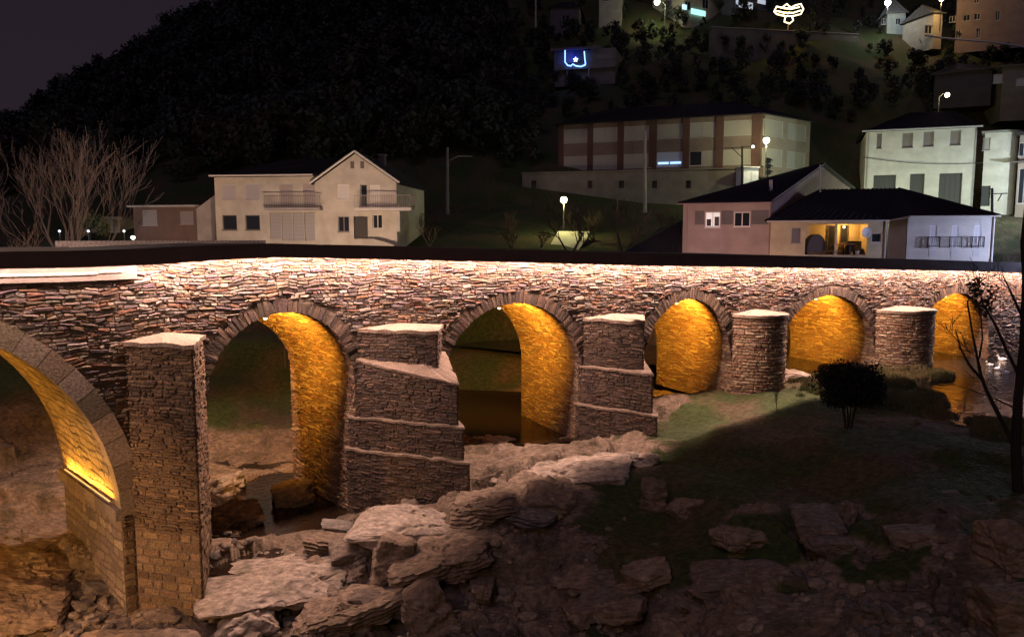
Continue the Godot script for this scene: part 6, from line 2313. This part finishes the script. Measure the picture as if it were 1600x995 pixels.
	part("door", mb, M.paint, bh)
	for q in [885, 919]:
		mb = MB.new()
		lbox(mb, t6, Rect2(loc(t6, q, 110).x, y0, 0.2, wr.position.y - y0 - 0.2), -0.25, -0.05, Color(0.3, 0.29, 0.3))
		part("pillar", mb, M.paint, bh)
	var sl := thing("string_lights", "blue string of lights draped round the balcony with a small star", "lights", tp(t6, loc(t6, 895, 90), 0.3))
	mb = MB.new()
	for ln in [[[883, 76], [883, 97], [887, 102], [892, 103], [895, 100], [900, 103], [908, 104], [915, 101]], [[913, 80], [914, 92], [915, 100]]]:
		var v := PackedVector3Array(); var rad := PackedFloat32Array()
		for q in ln: v.append(tp(t6, loc(t6, q[0], q[1], 0.3), 0.3) - sl.position); rad.append(0.09)
		mb.tube(v, rad, 6)
	obj("light_string", mb, glow(Color(0.18, 0.38, 1.0), 3.2), sl)
	mb = MB.new()
	var star := PackedVector2Array()
	for k in 10:
		var a := PI / 2 + TAU * k / 10
		star.append(Vector2(cos(a), sin(a)) * (0.42 if k % 2 == 0 else 0.22))
	mb.prism(star, -0.05, 0.05, Transform3D(t6.basis, tp(t6, loc(t6, 899.5, 93, 0.3), 0.3) - sl.position))
	obj("light_star", mb, glow(Color(0.45, 0.75, 1.0), 3.0), sl)
	var ol := OmniLight3D.new()
	ol.name = "string_glow"
	ol.light_color = Color(0.1, 0.2, 1.0)
	ol.light_energy = 3.0
	ol.light_size = 0.3
	ol.omni_range = 60.0
	ol.omni_attenuation = 2.0
	ol.shadow_enabled = true
	sl.add_child(ol)
	ol.position = t6.basis.z * 0.35
	# hillside retaining wall and the golden light figure on it
	var t7 := face(1104, 131.0, 1342, 136.0)
	var hw := thing("hillside_wall", "long dim concrete wall holding up the street on the hill", "wall", tp(t7, loc(t7, 1104, 96)))
	mb = MB.new()
	var ya: float = loc(t7, 1104, 42).y
	lbox(mb, t7, Rect2(0, ya - 9.0, loc(t7, 1342, 45).x, 9.0), -1.0, 0.0, Color(0.15, 0.14, 0.12))
	part("wall", mb, M.plaster, hw)
	mb = MB.new()
	lbox(mb, t7, Rect2(-0.1, ya, loc(t7, 1342, 45).x + 0.2, 0.15), -1.1, 0.1, Color(0.3, 0.3, 0.28))
	part("coping", mb, M.plaster, hw)
	var gf := thing("light_figure", "golden Christmas light figure shaped like a wide cup above the hillside wall", "lights", tp(t7, loc(t7, 1232, 40), -0.5))
	mb = MB.new()
	var gl := [[[1210, 18], [1214, 10], [1222, 12], [1230, 6], [1236, 12], [1244, 8], [1252, 6], [1256, 14], [1252, 22], [1240, 25], [1226, 25], [1214, 22], [1210, 18]], [[1214, 17], [1226, 20], [1240, 20], [1252, 16]], [[1228, 25], [1226, 34], [1234, 37], [1240, 32], [1238, 25]], [[1222, 12], [1236, 14], [1250, 11]]]
	for ln in gl:
		var v := PackedVector3Array(); var rad := PackedFloat32Array()
		for q in ln: v.append(tp(t7, loc(t7, q[0], q[1], -0.5), -0.5) - gf.position); rad.append(0.11)
		mb.tube(v, rad, 6)
	obj("light_string", mb, glow(Color(1.0, 0.85, 0.5), 2.6), gf)
	mb = MB.new()
	mb.tube(PackedVector3Array([Vector3(0.2, -1.2, 0), tp(t7, loc(t7, 1233, 34, -0.5), -0.55) - gf.position]), PackedFloat32Array([0.1, 0.08]), 6, Color(0.2, 0.18, 0.15))
	obj("stand", mb, M.paint, gf)
	ol = OmniLight3D.new()
	ol.name = "figure_glow"
	ol.light_color = Color(1.0, 0.8, 0.42)
	ol.light_energy = 14.0
	ol.light_size = 0.4
	ol.omni_range = 80.0
	ol.omni_attenuation = 2.0
	ol.shadow_enabled = true
	gf.add_child(ol)
	ol.position = tp(t7, loc(t7, 1233, 16, 0.4), 0.4) - gf.position
	# hill houses
	simple_house("grey_block", "tall grey rendered block above the grass slope on the hill", 932, 152.0, 972, 151.0, -25, 34, 8.0, Color(0.34, 0.31, 0.27), [[942, -12, 950, 2]], 0.0)
	simple_house("hill_house", "dim house with one pale window behind the blue lit balcony", 858, 150.0, 905, 149.0, 12, 46, 8.0, Color(0.13, 0.12, 0.12), [[878, 24, 890, 38]], 2.0, "two")
	var ap := simple_house("apartment_house", "pale apartment house with a turquoise lit canopy on the hill", 1063, 150.0, 1146, 158.0, -30, 28, 9.0, Color(0.45, 0.42, 0.34), [[1070, -18, 1082, -4], [1094, -18, 1106, -4], [1118, -18, 1130, -4], [1070, 3, 1080, 14], [1098, 0, 1108, 12]], 0.0)
	var t8 := face(1063, 150.0, 1146, 158.0)
	mb = MB.new()
	lbox(mb, t8, rc(t8, 1078, 18.5, 1100, 22), 0.3, 0.5)
	part("light_canopy", mb, glow(Color(0.45, 1.0, 0.95), 1.0), ap)
	mb = MB.new()
	lbox(mb, t8, rc(t8, 1066, 8, 1073, 14), 0.02, 0.1)
	part("light_sign", mb, glow(Color(0.5, 0.85, 1.0), 1.2), ap)
	var dk := simple_house("dark_house", "dark house with a row of white lit panes above the hillside wall", 1144, 150.0, 1214, 156.0, -25, 32, 9.0, Color(0.10, 0.10, 0.12), [[1150, 4, 1178, 10, 1], [1184, 0, 1198, 5, 1]], 0.0, "pane", glow(Color(0.75, 0.82, 1.0), 0.5))
	simple_house("gabled_house", "small pale gabled house under the tall cool street lamp", 1370, 139.0, 1416, 138.0, 22, 48, 6.0, Color(0.40, 0.44, 0.40), [[1378, 28, 1386, 38], [1400, 28, 1408, 38]], 3.0, "two", null, Color(0.2, 0.2, 0.19))
	var br := simple_house("brown_terrace", "large brown hillside house with a row of small white framed windows", 1475, 131.0, 1640, 124.0, -40, 66, 10.0, Color(0.30, 0.22, 0.19), [[1484, 24, 1494, 35], [1506, 22, 1517, 33], [1523, 20, 1533, 31], [1523, -6, 1531, 5], [1556, 16, 1564, 32], [1494, 46, 1502, 60], [1526, 44, 1533, 60]], 0.0)
	simple_house("brown_annex", "low lit annex left of the brown hillside house", 1441, 130.0, 1474, 131.0, 18, 55, 7.0, Color(0.42, 0.36, 0.28), [[1446, 40, 1458, 52]], 2.2, "two", null, Color(0.1, 0.09, 0.08))
	mb = MB.new()
	var v2 := PackedVector3Array(); var rad2 := PackedFloat32Array()
	for q in [[1446, 55], [1470, 59], [1500, 62], [1540, 65], [1580, 70], [1640, 80]]: v2.append(at(q[0], q[1], 124.0)); rad2.append(0.16)
	mb.tube(v2, rad2, 5, Color(0.5, 0.5, 0.5))
	var gd := obj("guard_rail", mb, M.paint)
	tag(gd, "pale road guard rail below the brown hillside house", "guard rail")
	# dark house with a gable, and its wing, above the warehouse
	var t9 := face(1462, 106.0, 1552, 103.0)
	var gh := thing("dark_gabled_house", "dark gabled house in shadow above the white warehouse", "house", tp(t9, loc(t9, 1462, 165)))
	mb = MB.new()
	var gy0: float = loc(t9, 1462, 170).y
	var l9 := loc(t9, 1462, 116); var r9 := loc(t9, 1552, 108); var a9 := loc(t9, 1502, 90)
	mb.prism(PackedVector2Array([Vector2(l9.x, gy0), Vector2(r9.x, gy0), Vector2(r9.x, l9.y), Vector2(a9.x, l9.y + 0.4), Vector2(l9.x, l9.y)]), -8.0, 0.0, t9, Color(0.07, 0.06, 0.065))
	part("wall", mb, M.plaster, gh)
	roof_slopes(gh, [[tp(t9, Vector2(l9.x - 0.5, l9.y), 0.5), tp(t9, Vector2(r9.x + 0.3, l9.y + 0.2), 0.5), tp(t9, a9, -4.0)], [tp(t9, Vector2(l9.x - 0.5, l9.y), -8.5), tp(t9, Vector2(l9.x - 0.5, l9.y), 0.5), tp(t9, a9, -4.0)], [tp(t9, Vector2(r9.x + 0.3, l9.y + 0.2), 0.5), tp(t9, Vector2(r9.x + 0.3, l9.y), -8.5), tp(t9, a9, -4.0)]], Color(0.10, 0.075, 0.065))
	simple_house("grey_wing", "grey house wing with a pale shuttered window above the warehouse roof", 1551, 102.0, 1650, 100.0, 106, 165, 7.0, Color(0.20, 0.18, 0.14), [[1552.5, 115, 1569, 130], [1588, 121, 1606, 134]], 0.0, "shutter")
